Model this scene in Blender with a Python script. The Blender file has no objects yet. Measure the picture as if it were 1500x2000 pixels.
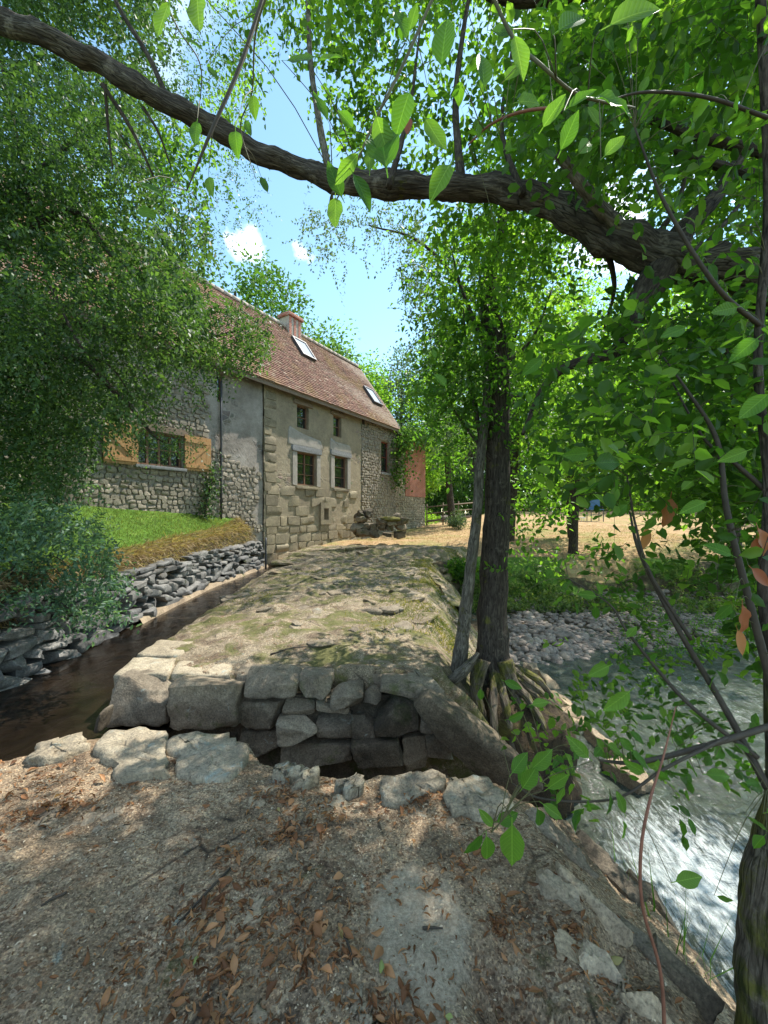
import bpy, math, random
import numpy as np
from mathutils import Vector, Matrix

# ------------------------------------------------------------------ camera, sky, sun, exposure
SC = bpy.context.scene
COL = SC.collection
F = 760.0; CZ = 1.6                       # focal length in photo pixels (2000 tall), eye height
cam = bpy.data.cameras.new('camera'); camo = bpy.data.objects.new('camera', cam); COL.objects.link(camo)
camo.location = (0, 0, CZ); camo.rotation_euler = (math.radians(90), 0, 0)
cam.sensor_fit = 'VERTICAL'; cam.sensor_height = 24; cam.lens = F / 2000 * 24
cam.clip_start = 0.05; cam.clip_end = 1500
SC.camera = camo
SUN_EL = math.radians(58); SUN_AZ = math.radians(50)      # azimuth from +Y towards +X
world = bpy.data.worlds.new('World'); SC.world = world; world.use_nodes = True
def build_world():
    nt = world.node_tree; nt.nodes.clear(); N = nt.nodes.new; L = nt.links.new
    out = N('ShaderNodeOutputWorld'); bg = N('ShaderNodeBackground'); sky = N('ShaderNodeTexSky')
    sky.sky_type = 'NISHITA'; sky.sun_disc = False; sky.sun_elevation = SUN_EL; sky.sun_rotation = SUN_AZ
    sky.air_density = 1.0; sky.dust_density = 0.15; sky.ozone_density = 1.3
    tc = N('ShaderNodeTexCoord'); mp = N('ShaderNodeMapping'); mp.inputs['Scale'].default_value = (1, 1, 2.2)
    L(tc.outputs['Generated'], mp.inputs[0])
    no = N('ShaderNodeTexNoise'); no.inputs['Scale'].default_value = 2.6; no.inputs['Detail'].default_value = 8; no.inputs['Roughness'].default_value = 0.62
    mp.inputs['Location'].default_value = (3.1, 1.7, 0.4)
    L(mp.outputs[0], no.inputs['Vector'])
    rp = N('ShaderNodeValToRGB'); rp.color_ramp.elements[0].position = 0.52; rp.color_ramp.elements[1].position = 0.64
    L(no.outputs['Fac'], rp.inputs[0])
    # one clearly seen fair weather cloud low over the roof
    def blob(d, r):
        d = Vector(d).normalized()
        vm = N('ShaderNodeVectorMath'); vm.operation = 'DISTANCE'; vm.inputs[1].default_value = d
        nn = N('ShaderNodeTexNoise'); nn.inputs['Scale'].default_value = 14; nn.inputs['Detail'].default_value = 5
        L(tc.outputs['Generated'], nn.inputs['Vector'])
        L(tc.outputs['Generated'], vm.inputs[0])
        m = N('ShaderNodeMath'); m.operation = 'MULTIPLY_ADD'; m.inputs[1].default_value = 0.20; L(nn.outputs['Fac'], m.inputs[0]); L(vm.outputs['Value'], m.inputs[2])
        r_ = N('ShaderNodeMapRange'); r_.inputs['From Min'].default_value = r + 0.12; r_.inputs['From Max'].default_value = r + 0.07
        L(m.outputs[0], r_.inputs['Value']); return r_.outputs[0]
    b1 = blob(((505-750)/F, 1, (1000-478)/F), 0.02); b2 = blob(((600-750)/F, 1, (1000-505)/F), 0.0)
    mx = N('ShaderNodeMath'); mx.operation = 'MAXIMUM'; L(b1, mx.inputs[0]); L(b2, mx.inputs[1])
    # keep the broken cloud away from the open blue part
    vd = N('ShaderNodeVectorMath'); vd.operation = 'DISTANCE'; vd.inputs[1].default_value = Vector(((690-750)/F, 1, (1000-480)/F)).normalized(); L(tc.outputs['Generated'], vd.inputs[0])
    vr = N('ShaderNodeMapRange'); vr.inputs['From Min'].default_value = 0.34; vr.inputs['From Max'].default_value = 0.5; L(vd.outputs['Value'], vr.inputs['Value'])
    ml = N('ShaderNodeMath'); ml.operation = 'MULTIPLY'; L(rp.outputs[0], ml.inputs[0]); L(vr.outputs[0], ml.inputs[1])
    m2 = N('ShaderNodeMath'); m2.operation = 'MAXIMUM'; L(ml.outputs[0], m2.inputs[0]); L(mx.outputs[0], m2.inputs[1])
    mix = N('ShaderNodeMix'); mix.data_type = 'RGBA'; L(m2.outputs[0], mix.inputs['Factor'])
    tint = N('ShaderNodeMix'); tint.data_type = 'RGBA'; tint.blend_type = 'MULTIPLY'; tint.inputs['Factor'].default_value = 1
    tint.inputs['B'].default_value = (0.87, 0.99, 0.87, 1); L(sky.outputs[0], tint.inputs['A'])
    L(tint.outputs['Result'], mix.inputs['A']); mix.inputs['B'].default_value = (7.5, 7.6, 8.0, 1)
    L(mix.outputs['Result'], bg.inputs['Color']); bg.inputs['Strength'].default_value = 0.138
    L(bg.outputs[0], out.inputs['Surface'])
build_world()
sun = bpy.data.lights.new('sun', 'SUN'); suno = bpy.data.objects.new('sun', sun); COL.objects.link(suno)
sun.energy = 3.2; sun.angle = math.radians(0.55); sun.color = (1.0, 0.95, 0.86)
sd = Vector((math.sin(SUN_AZ)*math.cos(SUN_EL), math.cos(SUN_AZ)*math.cos(SUN_EL), math.sin(SUN_EL)))
suno.rotation_euler = sd.to_track_quat('Z', 'Y').to_euler(); suno.location = (20, 8, 40)
SC.view_settings.view_transform = 'Standard'; SC.view_settings.look = 'None'; SC.view_settings.gamma = 1
SC.view_settings.exposure = 1.5; SC.view_settings.use_curve_mapping = False
SC.cycles.max_bounces = 7; SC.cycles.diffuse_bounces = 3; SC.cycles.glossy_bounces = 2; SC.cycles.transmission_bounces = 5; SC.cycles.transparent_max_bounces = 6
SC.cycles.use_denoising = True

R = np.random.default_rng(11)
rnd = random.Random(5)

# ------------------------------------------------------------------ helpers
def P(u, v, Y):                           # a point seen at photo pixel (u, v), Y metres away
    return np.array([(u-750)/F*Y, Y, CZ-(v-1000)/F*Y])
def PZ(u, v, z):                          # the point of height z seen at (u, v)
    return P(u, v, (CZ-z)*F/(v-1000))
def hash3(ix, iy, iz, seed):
    h = (ix*374761393 + iy*668265263 + iz*2147483647 + seed*974711) & 0xffffffff
    h = ((h ^ (h >> 13))*1274126177) & 0xffffffff
    return ((h ^ (h >> 16)) & 0xffffff)/float(0xffffff)
def vnoise(p, seed=0):
    p = np.asarray(p, float); i = np.floor(p).astype(np.int64); f = p-i; f = f*f*(3-2*f)
    r = 0
    for a in (0, 1):
        for b in (0, 1):
            for c in (0, 1):
                w = (f[..., 0] if a else 1-f[..., 0])*(f[..., 1] if b else 1-f[..., 1])*(f[..., 2] if c else 1-f[..., 2])
                r = r + w*hash3(i[..., 0]+a, i[..., 1]+b, i[..., 2]+c, seed)
    return r
def fbm(p, scale=1, octv=4, seed=0, gain=0.5):
    s = 0; a = 1; t = 0
    for o in range(octv):
        s = s + a*(vnoise(np.asarray(p)*scale*(2**o)+o*17.3, seed+o)*2-1); t += a; a *= gain
    return s/t
def xyz(x, y, z=0.0):
    return np.stack([x, y, np.zeros_like(x)+z], -1)
def sstep(a, b, x):
    t = np.clip((x-a)/(b-a), 0, 1); return t*t*(3-2*t)
OFF = {}
def off(o):
    v = np.zeros(3)
    while o is not None:
        v += np.array(o.location); o = o.parent
    return v
def raw_mesh(name, V, Fs, m, smooth=True, attr=None, sharp=None):
    me = bpy.data.meshes.new(name)
    V = np.asarray(V, np.float32)
    if not isinstance(Fs, (list, tuple)) or np.ndim(Fs[0][0]) == 0: Fs = [Fs]
    Fs = [np.asarray(f, np.int32) for f in Fs if len(f)]
    me.vertices.add(len(V)); me.vertices.foreach_set('co', V.ravel())
    nl = sum(f.size for f in Fs); npoly = sum(len(f) for f in Fs)
    me.loops.add(nl); me.polygons.add(npoly)
    me.loops.foreach_set('vertex_index', np.concatenate([f.ravel() for f in Fs]))
    tot = np.concatenate([np.full(len(f), f.shape[1], np.int32) for f in Fs])
    st = np.concatenate([[0], np.cumsum(tot)[:-1]]).astype(np.int32)
    me.polygons.foreach_set('loop_start', st)
    me.polygons.foreach_set('use_smooth', np.full(npoly, smooth))
    if attr:
        for k, a in attr.items():
            a = np.asarray(a, np.float32)
            if a.ndim == 2:
                at = me.attributes.new(k, 'FLOAT_VECTOR', 'POINT'); at.data.foreach_set('vector', a.ravel())
            else:
                at = me.attributes.new(k, 'FLOAT', 'POINT'); at.data.foreach_set('value', a)
    me.update(calc_edges=True); me.validate()
    if sharp: me.set_sharp_from_angle(angle=math.radians(sharp))
    for mm in (m if isinstance(m, (list, tuple)) else [m]): me.materials.append(mm)
    return me
def link(name, me, parent=None, kind=None):
    o = bpy.data.objects.new(name, me); COL.objects.link(o)
    if parent is not None: o.parent = parent
    if kind: o['kind'] = kind
    return o
def mobj(name, V, Fs, m, parent=None, smooth=True, attr=None, kind=None, local=False, sharp=None):
    V = np.asarray(V, float)
    if parent is not None and not local: V = V-off(parent)
    return link(name, raw_mesh(name, V, Fs, m, smooth, attr, sharp), parent, kind)
def tag(o, label=None, cat=None, group=None, kind=None):
    if label: o['label'] = label
    if cat: o['category'] = cat
    if group: o['group'] = group
    if kind: o['kind'] = kind
    return o
def thing(name, loc, label, cat, group=None, rz=0):
    o = bpy.data.objects.new(name, None); COL.objects.link(o); o.location = tuple(loc); o.rotation_euler = (0, 0, rz)
    o.empty_display_size = 0.2
    return tag(o, label, cat, group)
class Acc:                                # collects geometry for one mesh
    def __init__(s): s.V = []; s.Q = []; s.T = []; s.n = 0; s.A = []; s.B = []
    def add(s, V, Q=None, T=None, a=None, b=None):
        V = np.asarray(V, float)
        s.V.append(V)
        if Q is not None and len(Q): s.Q.append(np.asarray(Q)+s.n)
        if T is not None and len(T): s.T.append(np.asarray(T)+s.n)
        s.A.append(np.full(len(V), rnd.random()) if a is None else np.zeros(len(V))+a)
        s.B.append(np.zeros((len(V), 3)) if b is None else b)
        s.n += len(V)
    def obj(s, name, m, parent=None, smooth=True, kind=None, local=False, sharp=None):
        fs = []
        if s.Q: fs.append(np.concatenate(s.Q))
        if s.T: fs.append(np.concatenate(s.T))
        return mobj(name, np.concatenate(s.V), fs, m, parent, smooth, {'tint': np.concatenate(s.A), 'bark': np.concatenate(s.B)}, kind, local, sharp)
def spline(pts, n):
    pts = np.asarray(pts, float); k = len(pts)
    if k < 3:
        t = np.linspace(0, 1, n)[:, None]; return pts[0]*(1-t)+pts[-1]*t
    p = np.vstack([2*pts[0]-pts[1], pts, 2*pts[-1]-pts[-2]])
    t = np.linspace(0, k-1-1e-6, n); i = t.astype(int); f = (t-i)[:, None]
    a, b, c, d = p[i], p[i+1], p[i+2], p[i+3]
    return .5*((2*b)+(-a+c)*f+(2*a-5*b+4*c-d)*f*f+(-a+3*b-3*c+d)*f**3)
def tube(pts, rad, sides=10, n=None, rough=0.0, seed=0, cap=True, flare=None):
    pts = np.asarray(pts, float); rad = np.asarray(rad, float)
    if n is None: n = max(6, len(pts)*4)
    r = np.interp(np.linspace(0, 1, n), np.linspace(0, 1, len(rad)), rad)
    c = spline(pts, n)
    t = np.gradient(c, axis=0); t /= np.linalg.norm(t, axis=1)[:, None]+1e-9
    up = np.array([0, 0, 1.]) if abs(t[0][2]) < .9 else np.array([1., 0, 0])
    x = np.cross(up, t[0]); x /= np.linalg.norm(x); X = []
    for i in range(n):
        x = x-t[i]*np.dot(x, t[i]); x /= np.linalg.norm(x); X.append(x)
    X = np.array(X); Y = np.cross(t, X)
    a = np.linspace(0, 2*np.pi, sides, endpoint=False)
    ca, sa = np.cos(a), np.sin(a)
    ln = np.concatenate([[0], np.cumsum(np.linalg.norm(np.diff(c, axis=0), axis=1))])
    bk = np.stack([np.broadcast_to(ca, (n, sides))*r.max(), np.broadcast_to(sa, (n, sides))*r.max(), np.broadcast_to(ln[:, None], (n, sides))], -1)
    rr = r[:, None]*np.ones(sides)
    if rough:
        q = bk*np.array([1/r.max()*1.2, 1/r.max()*1.2, 2.2/r.max()*.45])
        rr = rr*(1+rough*fbm(q, 1, 3, seed))
    V = c[:, None, :]+(X[:, None, :]*ca[None, :, None]+Y[:, None, :]*sa[None, :, None])*rr[:, :, None]
    V = V.reshape(-1, 3); bk = bk.reshape(-1, 3)
    i = np.arange(n-1)[:, None]*sides; j = np.arange(sides)[None, :]; j2 = (j+1) % sides
    Q = np.stack([i+j, i+j2, i+sides+j2, i+sides+j], -1).reshape(-1, 4)
    T = []
    if cap:
        V = np.vstack([V, c[0], c[-1]]); bk = np.vstack([bk, bk[0], bk[-1]])
        k = n*sides
        T = [[k, (q+1) % sides, q] for q in range(sides)]+[[k+1, (n-1)*sides+q, (n-1)*sides+(q+1) % sides] for q in range(sides)]
    return V, Q, np.array(T, int).reshape(-1, 3), bk
def tobj(name, pts, rad, m, parent=None, sides=10, n=None, rough=0.0, seed=0, label=None):
    V, Q, T, b = tube(pts, rad, sides, n, rough, seed)
    o = mobj(name, V, [Q, T] if len(T) else Q, m, parent, True, {'bark': b})
    if label: o['label'] = label
    return o
def rblock(cx, hx, rnds=0.3, noise=0.06, div=5, seed=0, rot=None, freq=2.5, cuts=0):
    """a worn stone block: centre, half sizes, corner rounding, relief"""
    g = np.linspace(-1, 1, div+1)
    V = []; Q = []; idx = {}
    def vid(p):
        k = tuple(np.round(p, 5))
        if k not in idx: idx[k] = len(V); V.append(p)
        return idx[k]
    for ax in range(3):
        for s in (-1, 1):
            o1, o2 = (ax+1) % 3, (ax+2) % 3
            for i in range(div):
                for j in range(div):
                    q = []
                    for (a, b) in ((i, j), (i+1, j), (i+1, j+1), (i, j+1)):
                        p = [0, 0, 0]; p[ax] = s; p[o1] = g[a]; p[o2] = g[b]; q.append(vid(p))
                    Q.append(q if s > 0 else q[::-1])
    V = np.array(V, float); hx = np.asarray(hx, float)
    p = 2/rnds if rnds > 0 else 50
    nrm = (np.abs(V)**p).sum(1)**(1/p)
    V = V/nrm[:, None]
    V = V*hx
    d = V/np.linalg.norm(V/hx, axis=1)[:, None]/hx.max()
    V = V+ (V/hx)*(fbm(V/hx.mean()+seed*7.1, freq*.6, 3, seed)[:, None])*noise*hx.min()*2
    if cuts:
        rr = np.random.default_rng(seed*13+5); U = V/hx
        for _ in range(cuts):
            n = unit(rr.normal(size=3)); dd = rr.uniform(.62, .98); U = U-np.maximum(0, U@n-dd)[:, None]*n
        V = U*hx+fbm(V/hx.mean()+seed, freq*2.2, 3, seed+1)[:, None]*U*noise*hx.min()*.5
    if rot is not None: V = V@np.array(rot).T
    return V+np.asarray(cx), np.array(Q)
def unit(v): return v/(np.linalg.norm(v, axis=-1, keepdims=True)+1e-9)
def rotz(a): c, s = math.cos(a), math.sin(a); return np.array([[c, -s, 0], [s, c, 0], [0, 0, 1.]])
def rotx(a): c, s = math.cos(a), math.sin(a); return np.array([[1, 0, 0], [0, c, -s], [0, s, c]])
def roty(a): c, s = math.cos(a), math.sin(a); return np.array([[c, 0, s], [0, 1, 0], [-s, 0, c]])
def box(x0, x1, y0, y1, z0, z1):
    V = np.array([[x, y, z] for x in (x0, x1) for y in (y0, y1) for z in (z0, z1)], float)
    Q = np.array([[0, 1, 3, 2], [4, 6, 7, 5], [0, 4, 5, 1], [2, 3, 7, 6], [0, 2, 6, 4], [1, 5, 7, 3]])
    return V, Q
def pillow(outl, ax, ay, az, org, depth, noise=.02, seed=0, sides=14, back=.12):
    """stone with a traced outline (2D, in the plane ax, ay) bulging by depth along az"""
    o = np.asarray(outl, float); o2 = np.vstack([o, o[:1]])
    L_ = np.concatenate([[0], np.cumsum(np.linalg.norm(np.diff(o2, axis=0), axis=1))])
    t = np.linspace(0, L_[-1], sides, endpoint=False)
    o = np.stack([np.interp(t, L_, o2[:, 0]), np.interp(t, L_, o2[:, 1])], 1)
    c = o.mean(0); sz = np.linalg.norm(o-c, axis=1).mean()
    rings = [(1.0, -back), (1.01, depth*.45), (.965, depth*.92), (.8, depth), (.55, depth*1.05), (.28, depth*1.06)]
    V = []
    for k, h in rings:
        p = c+(o-c)*k; V.append(np.stack([p[:, 0], p[:, 1], np.full(sides, h)], 1))
    V.append(np.array([[c[0], c[1], depth*1.15]])); V = np.vstack(V)
    nn = fbm(np.stack([V[:, 0]/sz+seed*3.3, V[:, 1]/sz, V[:, 2]/sz], 1), 2.0, 3, seed)
    V[:, 2] += nn*noise*(V[:, 2] > -back*.5)
    V[:, :2] += (fbm(V/sz+9+seed, 3.2, 4, seed+5)[:, None])*noise*1.6; V[:, 2] += fbm(V/sz+3+seed, 7, 2, seed+8)*noise*.5*(V[:, 2] > -back*.5)
    W = np.asarray(org)+V[:, :1]*np.asarray(ax)+V[:, 1:2]*np.asarray(ay)+V[:, 2:]*np.asarray(az)
    n = len(rings); i = np.arange(n-1)[:, None]*sides; j = np.arange(sides)[None, :]; j2 = (j+1) % sides
    Q = np.stack([i+j, i+j2, i+sides+j2, i+sides+j], -1).reshape(-1, 4)
    k = (n-1)*sides; T = np.array([[n*sides, k+q, k+(q+1) % sides] for q in range(sides)])
    return W, Q, T

# ------------------------------------------------------------------ materials
class NT:
    def __init__(s, name, rough=.85, spec=.3):
        s.m = bpy.data.materials.new(name); s.m.use_nodes = True; s.t = s.m.node_tree
        s.b = s.t.nodes['Principled BSDF']; s.b.inputs['Roughness'].default_value = rough; s.b.inputs['Specular IOR Level'].default_value = spec
        s.co = None
    def n(s, k, **kw):
        x = s.t.nodes.new(k)
        for a, b in kw.items(): setattr(x, a, b)
        return x
    def l(s, a, b): s.t.links.new(a, b)
    def coord(s, kind='Object', scale=(1, 1, 1), rot=(0, 0, 0)):
        tc = s.n('ShaderNodeTexCoord'); mp = s.n('ShaderNodeMapping'); mp.inputs['Scale'].default_value = scale; mp.inputs['Rotation'].default_value = rot
        s.l(tc.outputs[kind], mp.inputs[0]); return mp.outputs[0]
    def geo(s, scale=(1, 1, 1)):
        g = s.n('ShaderNodeNewGeometry'); mp = s.n('ShaderNodeMapping'); mp.inputs['Scale'].default_value = scale
        s.l(g.outputs['Position'], mp.inputs[0]); return mp.outputs[0]
    def attrv(s, name, scale=(1, 1, 1)):
        a = s.n('ShaderNodeAttribute', attribute_name=name); mp = s.n('ShaderNodeMapping'); mp.inputs['Scale'].default_value = scale
        s.l(a.outputs['Vector'], mp.inputs[0]); return mp.outputs[0]
    def attrf(s, name): return s.n('ShaderNodeAttribute', attribute_name=name).outputs['Fac']
    def noise(s, v, scale, det=5, rough=.6, dist=0):
        x = s.n('ShaderNodeTexNoise'); x.inputs['Scale'].default_value = scale; x.inputs['Detail'].default_value = det
        x.inputs['Roughness'].default_value = rough; x.inputs['Distortion'].default_value = dist; s.l(v, x.inputs['Vector']); return x.outputs['Fac']
    def voro(s, v, scale, feat='F1', out='Distance', rand=1):
        x = s.n('ShaderNodeTexVoronoi', feature=feat); x.inputs['Scale'].default_value = scale; x.inputs['Randomness'].default_value = rand; s.l(v, x.inputs['Vector']); return x.outputs[out]
    def ramp(s, f, stops):
        x = s.n('ShaderNodeValToRGB'); e = x.color_ramp.elements
        while len(e) < len(stops): e.new(.5)
        for q, (p, c) in zip(e, stops): q.position = p; q.color = (*c, 1) if len(c) == 3 else c
        s.l(f, x.inputs[0]); return x.outputs[0]
    def mask(s, f, a, b):
        x = s.n('ShaderNodeMapRange'); x.inputs['From Min'].default_value = a; x.inputs['From Max'].default_value = b; s.l(f, x.inputs['Value']); return x.outputs[0]
    def mix(s, f, a, b, mode='MIX'):
        x = s.n('ShaderNodeMix', data_type='RGBA', blend_type=mode)
        for inp, v in (('Factor', f), ('A', a), ('B', b)):
            if isinstance(v, (int, float)): x.inputs[inp].default_value = v
            elif isinstance(v, tuple): x.inputs[inp].default_value = (*v, 1)
            else: s.l(v, x.inputs[inp])
        return x.outputs['Result']
    def math(s, op, a, b=None, c=None):
        x = s.n('ShaderNodeMath', operation=op)
        for i, v in enumerate((a, b, c)):
            if v is None: continue
            if isinstance(v, (int, float)): x.inputs[i].default_value = v
            else: s.l(v, x.inputs[i])
        return x.outputs[0]
    def col(s, c): s.l(c, s.b.inputs['Base Color'])
    def bump(s, h, strength=.6, dist=.02):
        x = s.n('ShaderNodeBump'); x.inputs['Strength'].default_value = strength; x.inputs['Distance'].default_value = dist
        s.l(h, x.inputs['Height']); s.l(x.outputs[0], s.b.inputs['Normal'])

def rock_mat(name, light, mid, dark, moss=0.0, mosscol=(.10, .115, .03), scale=1.0, bump=.7, bd=.02, litter=0.0, lichen=0.0, patch=None):
    m = NT(name, .9, .2); g = m.geo((scale,)*3)
    a = m.noise(g, 1.6, 8, .65, .4); b = m.noise(g, 14, 8, .7); c = m.noise(g, 70, 4, .7)
    base = m.ramp(a, [(.3, dark), (.5, mid), (.68, light)])
    base = m.mix(m.mask(b, .35, .65), m.mix(.6, base, dark), base); d3 = m.noise(g, 4.3, 9, .78, .7); base = m.mix(m.mask(d3, .52, .66), base, m.mix(.5, base, light)); base = m.mix(m.mask(d3, .44, .34), base, m.mix(.6, base, dark))
    base = m.mix(.75, base, m.ramp(c, [(.3, (.3, .27, .24)), (.5, (.9, .88, .85)), (.7, (1.45, 1.38, 1.25))]), 'MULTIPLY')
    vr = m.n('ShaderNodeObjectInfo').outputs['Random']
    base = m.mix(.6, base, m.ramp(vr, [(0, (.72, .72, .74)), (.5, (1, 1, 1)), (1, (1.2, 1.16, 1.08))]), 'MULTIPLY')
    if lichen:
        li = m.noise(g, 5.5, 7, .75, .6); base = m.mix(m.mask(li, .66-.2*lichen, .72-.15*lichen), base, m.mix(m.mask(c, .4, .6), (.36, .38, .33), (.23, .25, .22)))
    if litter:
        v1 = m.voro(m.geo((scale*1.0, scale*1.6, 1)), 48, 'F1', 'Color'); sep = m.n('ShaderNodeSeparateColor'); m.l(v1, sep.inputs[0])
        lm = m.math('MULTIPLY', m.mask(sep.outputs[0], 1-litter*.4, 1.0-litter*.38), m.mask(m.noise(g, 2.2, 4), .38, .6))
        base = m.mix(lm, base, m.ramp(sep.outputs[1], [(0, (.09, .05, .03)), (.5, (.24, .14, .08)), (1, (.46, .38, .28))]))
        hm = m.mask(m.noise(g, 3.1, 7, .7, .8), .5, .62); base = m.mix(m.math('MULTIPLY', hm, .78), base, m.mix(m.mask(c, .35, .65), (.045, .03, .022), (.16, .115, .08)))
        gr = m.voro(m.geo((1, 1, 1)), 150, 'F1', 'Color'); sg = m.n('ShaderNodeSeparateColor'); m.l(gr, sg.inputs[0]); base = m.mix(.75, base, m.ramp(sg.outputs[0], [(.06, (.4, .35, .3)), (.28, (.9, .88, .86)), (.75, (1.05, 1.03, 1.0)), (.97, (1.9, 1.8, 1.6))]), 'MULTIPLY')
        ck = m.voro(m.mix(.12, m.geo((1, 1, 1)), m.n('ShaderNodeTexNoise').outputs['Color']), 3.2, 'DISTANCE_TO_EDGE'); base = m.mix(m.math('MULTIPLY', m.mask(ck, .03, .004), m.mask(m.noise(g, 1.9, 3), .52, .62)), base, (.05, .038, .028))
    if patch:
        vm = m.n('ShaderNodeVectorMath', operation='DISTANCE'); vm.inputs[1].default_value = (patch[0], patch[1], 0); m.l(m.geo((1.25, .9, 0)), vm.inputs[0])
        pm = m.mask(m.math('ADD', vm.outputs['Value'], m.math('MULTIPLY', m.noise(g, 5, 8, .7, .5), .34)), patch[2]+.20, patch[2]+.14)
        base = m.mix(m.math('MULTIPLY', pm, .9), base, m.mix(m.mask(c, .38, .6), (.30, .245, .175), m.mix(m.mask(b, .4, .6), (.52, .44, .325), (.44, .37, .275))))
    if moss:
        mo = m.noise(g, 2.3, 9, .72, .5); mm = m.mask(mo, .62-.22*moss, .72-.22*moss)
        base = m.mix(mm, base, m.mix(m.mask(b, .35, .65), tuple(x*.55 for x in mosscol), mosscol))
    m.col(base)
    h = m.math('ADD', m.math('MULTIPLY', b, 1.0), m.math('MULTIPLY', c, .45)); h = m.math('ADD', h, m.math('MULTIPLY', a, .8))
    m.bump(h, bump, bd); return m.m

def leaf_mat(name, c1, c2, c3, trans=.45, rough=.45, spec=.4, yellow=.0, veins=False):
    m = NT(name, rough, spec)
    at = m.attrf('tint'); r = m.n('ShaderNodeObjectInfo').outputs['Random']
    f = m.math('FRACT', m.math('ADD', at, r))
    col = m.ramp(f, [(0, c1), (.45, c2), (.85, c3), (1, tuple(min(1, x*1.2+yellow*k) for x, k in zip(c3, (1, .7, 0))))])
    col = m.mix(.35, col, m.ramp(m.noise(m.coord('Object'), 30, 3), [(.3, (.75, .8, .75)), (.7, (1.15, 1.1, 1.1))]), 'MULTIPLY')
    if veins:
        sp = m.n('ShaderNodeSeparateXYZ'); m.l(m.coord('Object'), sp.inputs[0]); ay = m.math('ABSOLUTE', sp.outputs[1])
        sv = m.math('SINE', m.math('MULTIPLY', m.math('SUBTRACT', sp.outputs[0], m.math('MULTIPLY', ay, .9)), 62.0)); vm = m.math('MAXIMUM', m.math('MULTIPLY', m.mask(sv, .86, 1.0), .45), m.mask(ay, .016, .006))
        col = m.mix(vm, col, m.mix(1.0, col, (1.7, 1.5, 1.9), 'MULTIPLY')); sp2 = m.noise(m.coord('Object'), 9, 6, .8); col = m.mix(m.mask(sp2, .68, .72), col, (.12, .09, .03)); m.bump(sv, .25, .01)
    m.col(col)
    tr = m.n('ShaderNodeBsdfTranslucent'); tc = m.mix(1.0, col, (1.9, 2.0, .75), 'MULTIPLY'); m.l(tc, tr.inputs[0])
    mx = m.n('ShaderNodeMixShader'); mx.inputs[0].default_value = trans
    out = m.t.nodes['Material Output']; m.l(m.b.outputs[0], mx.inputs[1]); m.l(tr.outputs[0], mx.inputs[2]); m.l(mx.outputs[0], out.inputs['Surface'])
    return m.m

def bark_mat(name, c1, c2, c3, moss=0.0):
    m = NT(name, .95, .15); v = m.attrv('bark', (1, 1, .28))
    a = m.noise(v, 28, 8, .7, .6); b = m.noise(m.attrv('bark', (1, 1, .5)), 7, 5, .6)
    vo = m.voro(m.attrv('bark', (1, 1, .22)), 34, 'DISTANCE_TO_EDGE')
    col = m.ramp(a, [(.32, c1), (.5, c2), (.68, c3)])
    col = m.mix(m.mask(b, .5, .68), col, m.mix(.5, col, c3))
    col = m.mix(m.math('MULTIPLY', m.mask(vo, .1, .0), m.mask(b, .4, .6)), col, tuple(x*.5 for x in c1)); col = m.mix(m.mask(m.noise(m.geo(), 9, 6, .7), .58, .7), col, tuple(x*1.1 for x in c3))
    if moss:
        mo = m.noise(m.geo(), 6, 7, .7); col = m.mix(m.mask(mo, .64-.25*moss, .7-.2*moss), col, m.mix(m.mask(a, .4, .6), (.035, .04, .012), (.14, .13, .035)))
    m.col(col); m.bump(m.math('ADD', a, m.math('MULTIPLY', m.mask(vo, .0, .2), .3)), 1.0, .014); return m.m

def flat(name, c, rough=.7, spec=.3, var=.25, sc=20, metal=0, stretch=(1, 1, 1)):
    m = NT(name, rough, spec); b = m.noise(m.coord('Object', stretch), sc, 6, .65)
    m.col(m.mix(1, c, m.ramp(b, [(.3, (1-var,)*3), (.7, (1+var,)*3)]), 'MULTIPLY')); m.bump(b, .3, .004)
    m.b.inputs['Metallic'].default_value = metal; return m.m

M = {}
M['slab'] = rock_mat('worn_slab', (.60, .49, .355), (.46, .365, .255), (.22, .155, .10), .06, bump=1.0, bd=.03, litter=.85, lichen=.25, patch=(PZ(815, 1800, 0)[0]*1.25, PZ(815, 1800, 0)[1]*.9, .23))
M['slab2'] = rock_mat('mossy_slab', (.46, .395, .30), (.32, .27, .20), (.13, .108, .082), .68, (.15, .145, .055), bump=.9, bd=.03, litter=.5, lichen=.15)
M['palerock'] = rock_mat('pale_lichen_stone', (.46, .41, .32), (.36, .315, .24), (.19, .16, .12), .05, bump=1.0, bd=.015, lichen=.4)
M['granite'] = rock_mat('coarse_granite', (.50, .42, .31), (.38, .31, .225), (.21, .17, .125), .0, bump=1, bd=.01, lichen=.3)
M['block'] = rock_mat('grey_block_stone', (.36, .31, .235), (.25, .21, .16), (.11, .09, .068), .2, (.09, .10, .03), bump=.9, bd=.015, lichen=.2)
M['darkrock'] = rock_mat('dark_mossy_stone', (.24, .205, .155), (.15, .125, .095), (.06, .05, .038), .3, (.06, .07, .025), bump=.9, bd=.015)  # darker, browner stone with some moss
M['greystone'] = rock_mat('blue_grey_rubble', (.30, .30, .30), (.19, .19, .19), (.08, .078, .075), .12, (.09, .10, .04), bump=.8, bd=.01)
M['ledge'] = rock_mat('pale_ledge_stone', (.44, .36, .25), (.33, .26, .185), (.15, .115, .08), .1, bump=.7, bd=.015)
M['rootsoil'] = rock_mat('root_soil', (.12, .09, .05), (.06, .045, .03), (.02, .015, .012), .35, (.11, .10, .025), bump=1, bd=.03)
M['pebble'] = rock_mat('river_pebble', (.44, .37, .32), (.28, .235, .205), (.12, .10, .09), .05, bump=.5, bd=.01)
M['wallrubble'] = rock_mat('house_rubble', (.46, .41, .335), (.35, .31, .25), (.22, .195, .16), .0, bump=.5, bd=.02)
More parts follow.
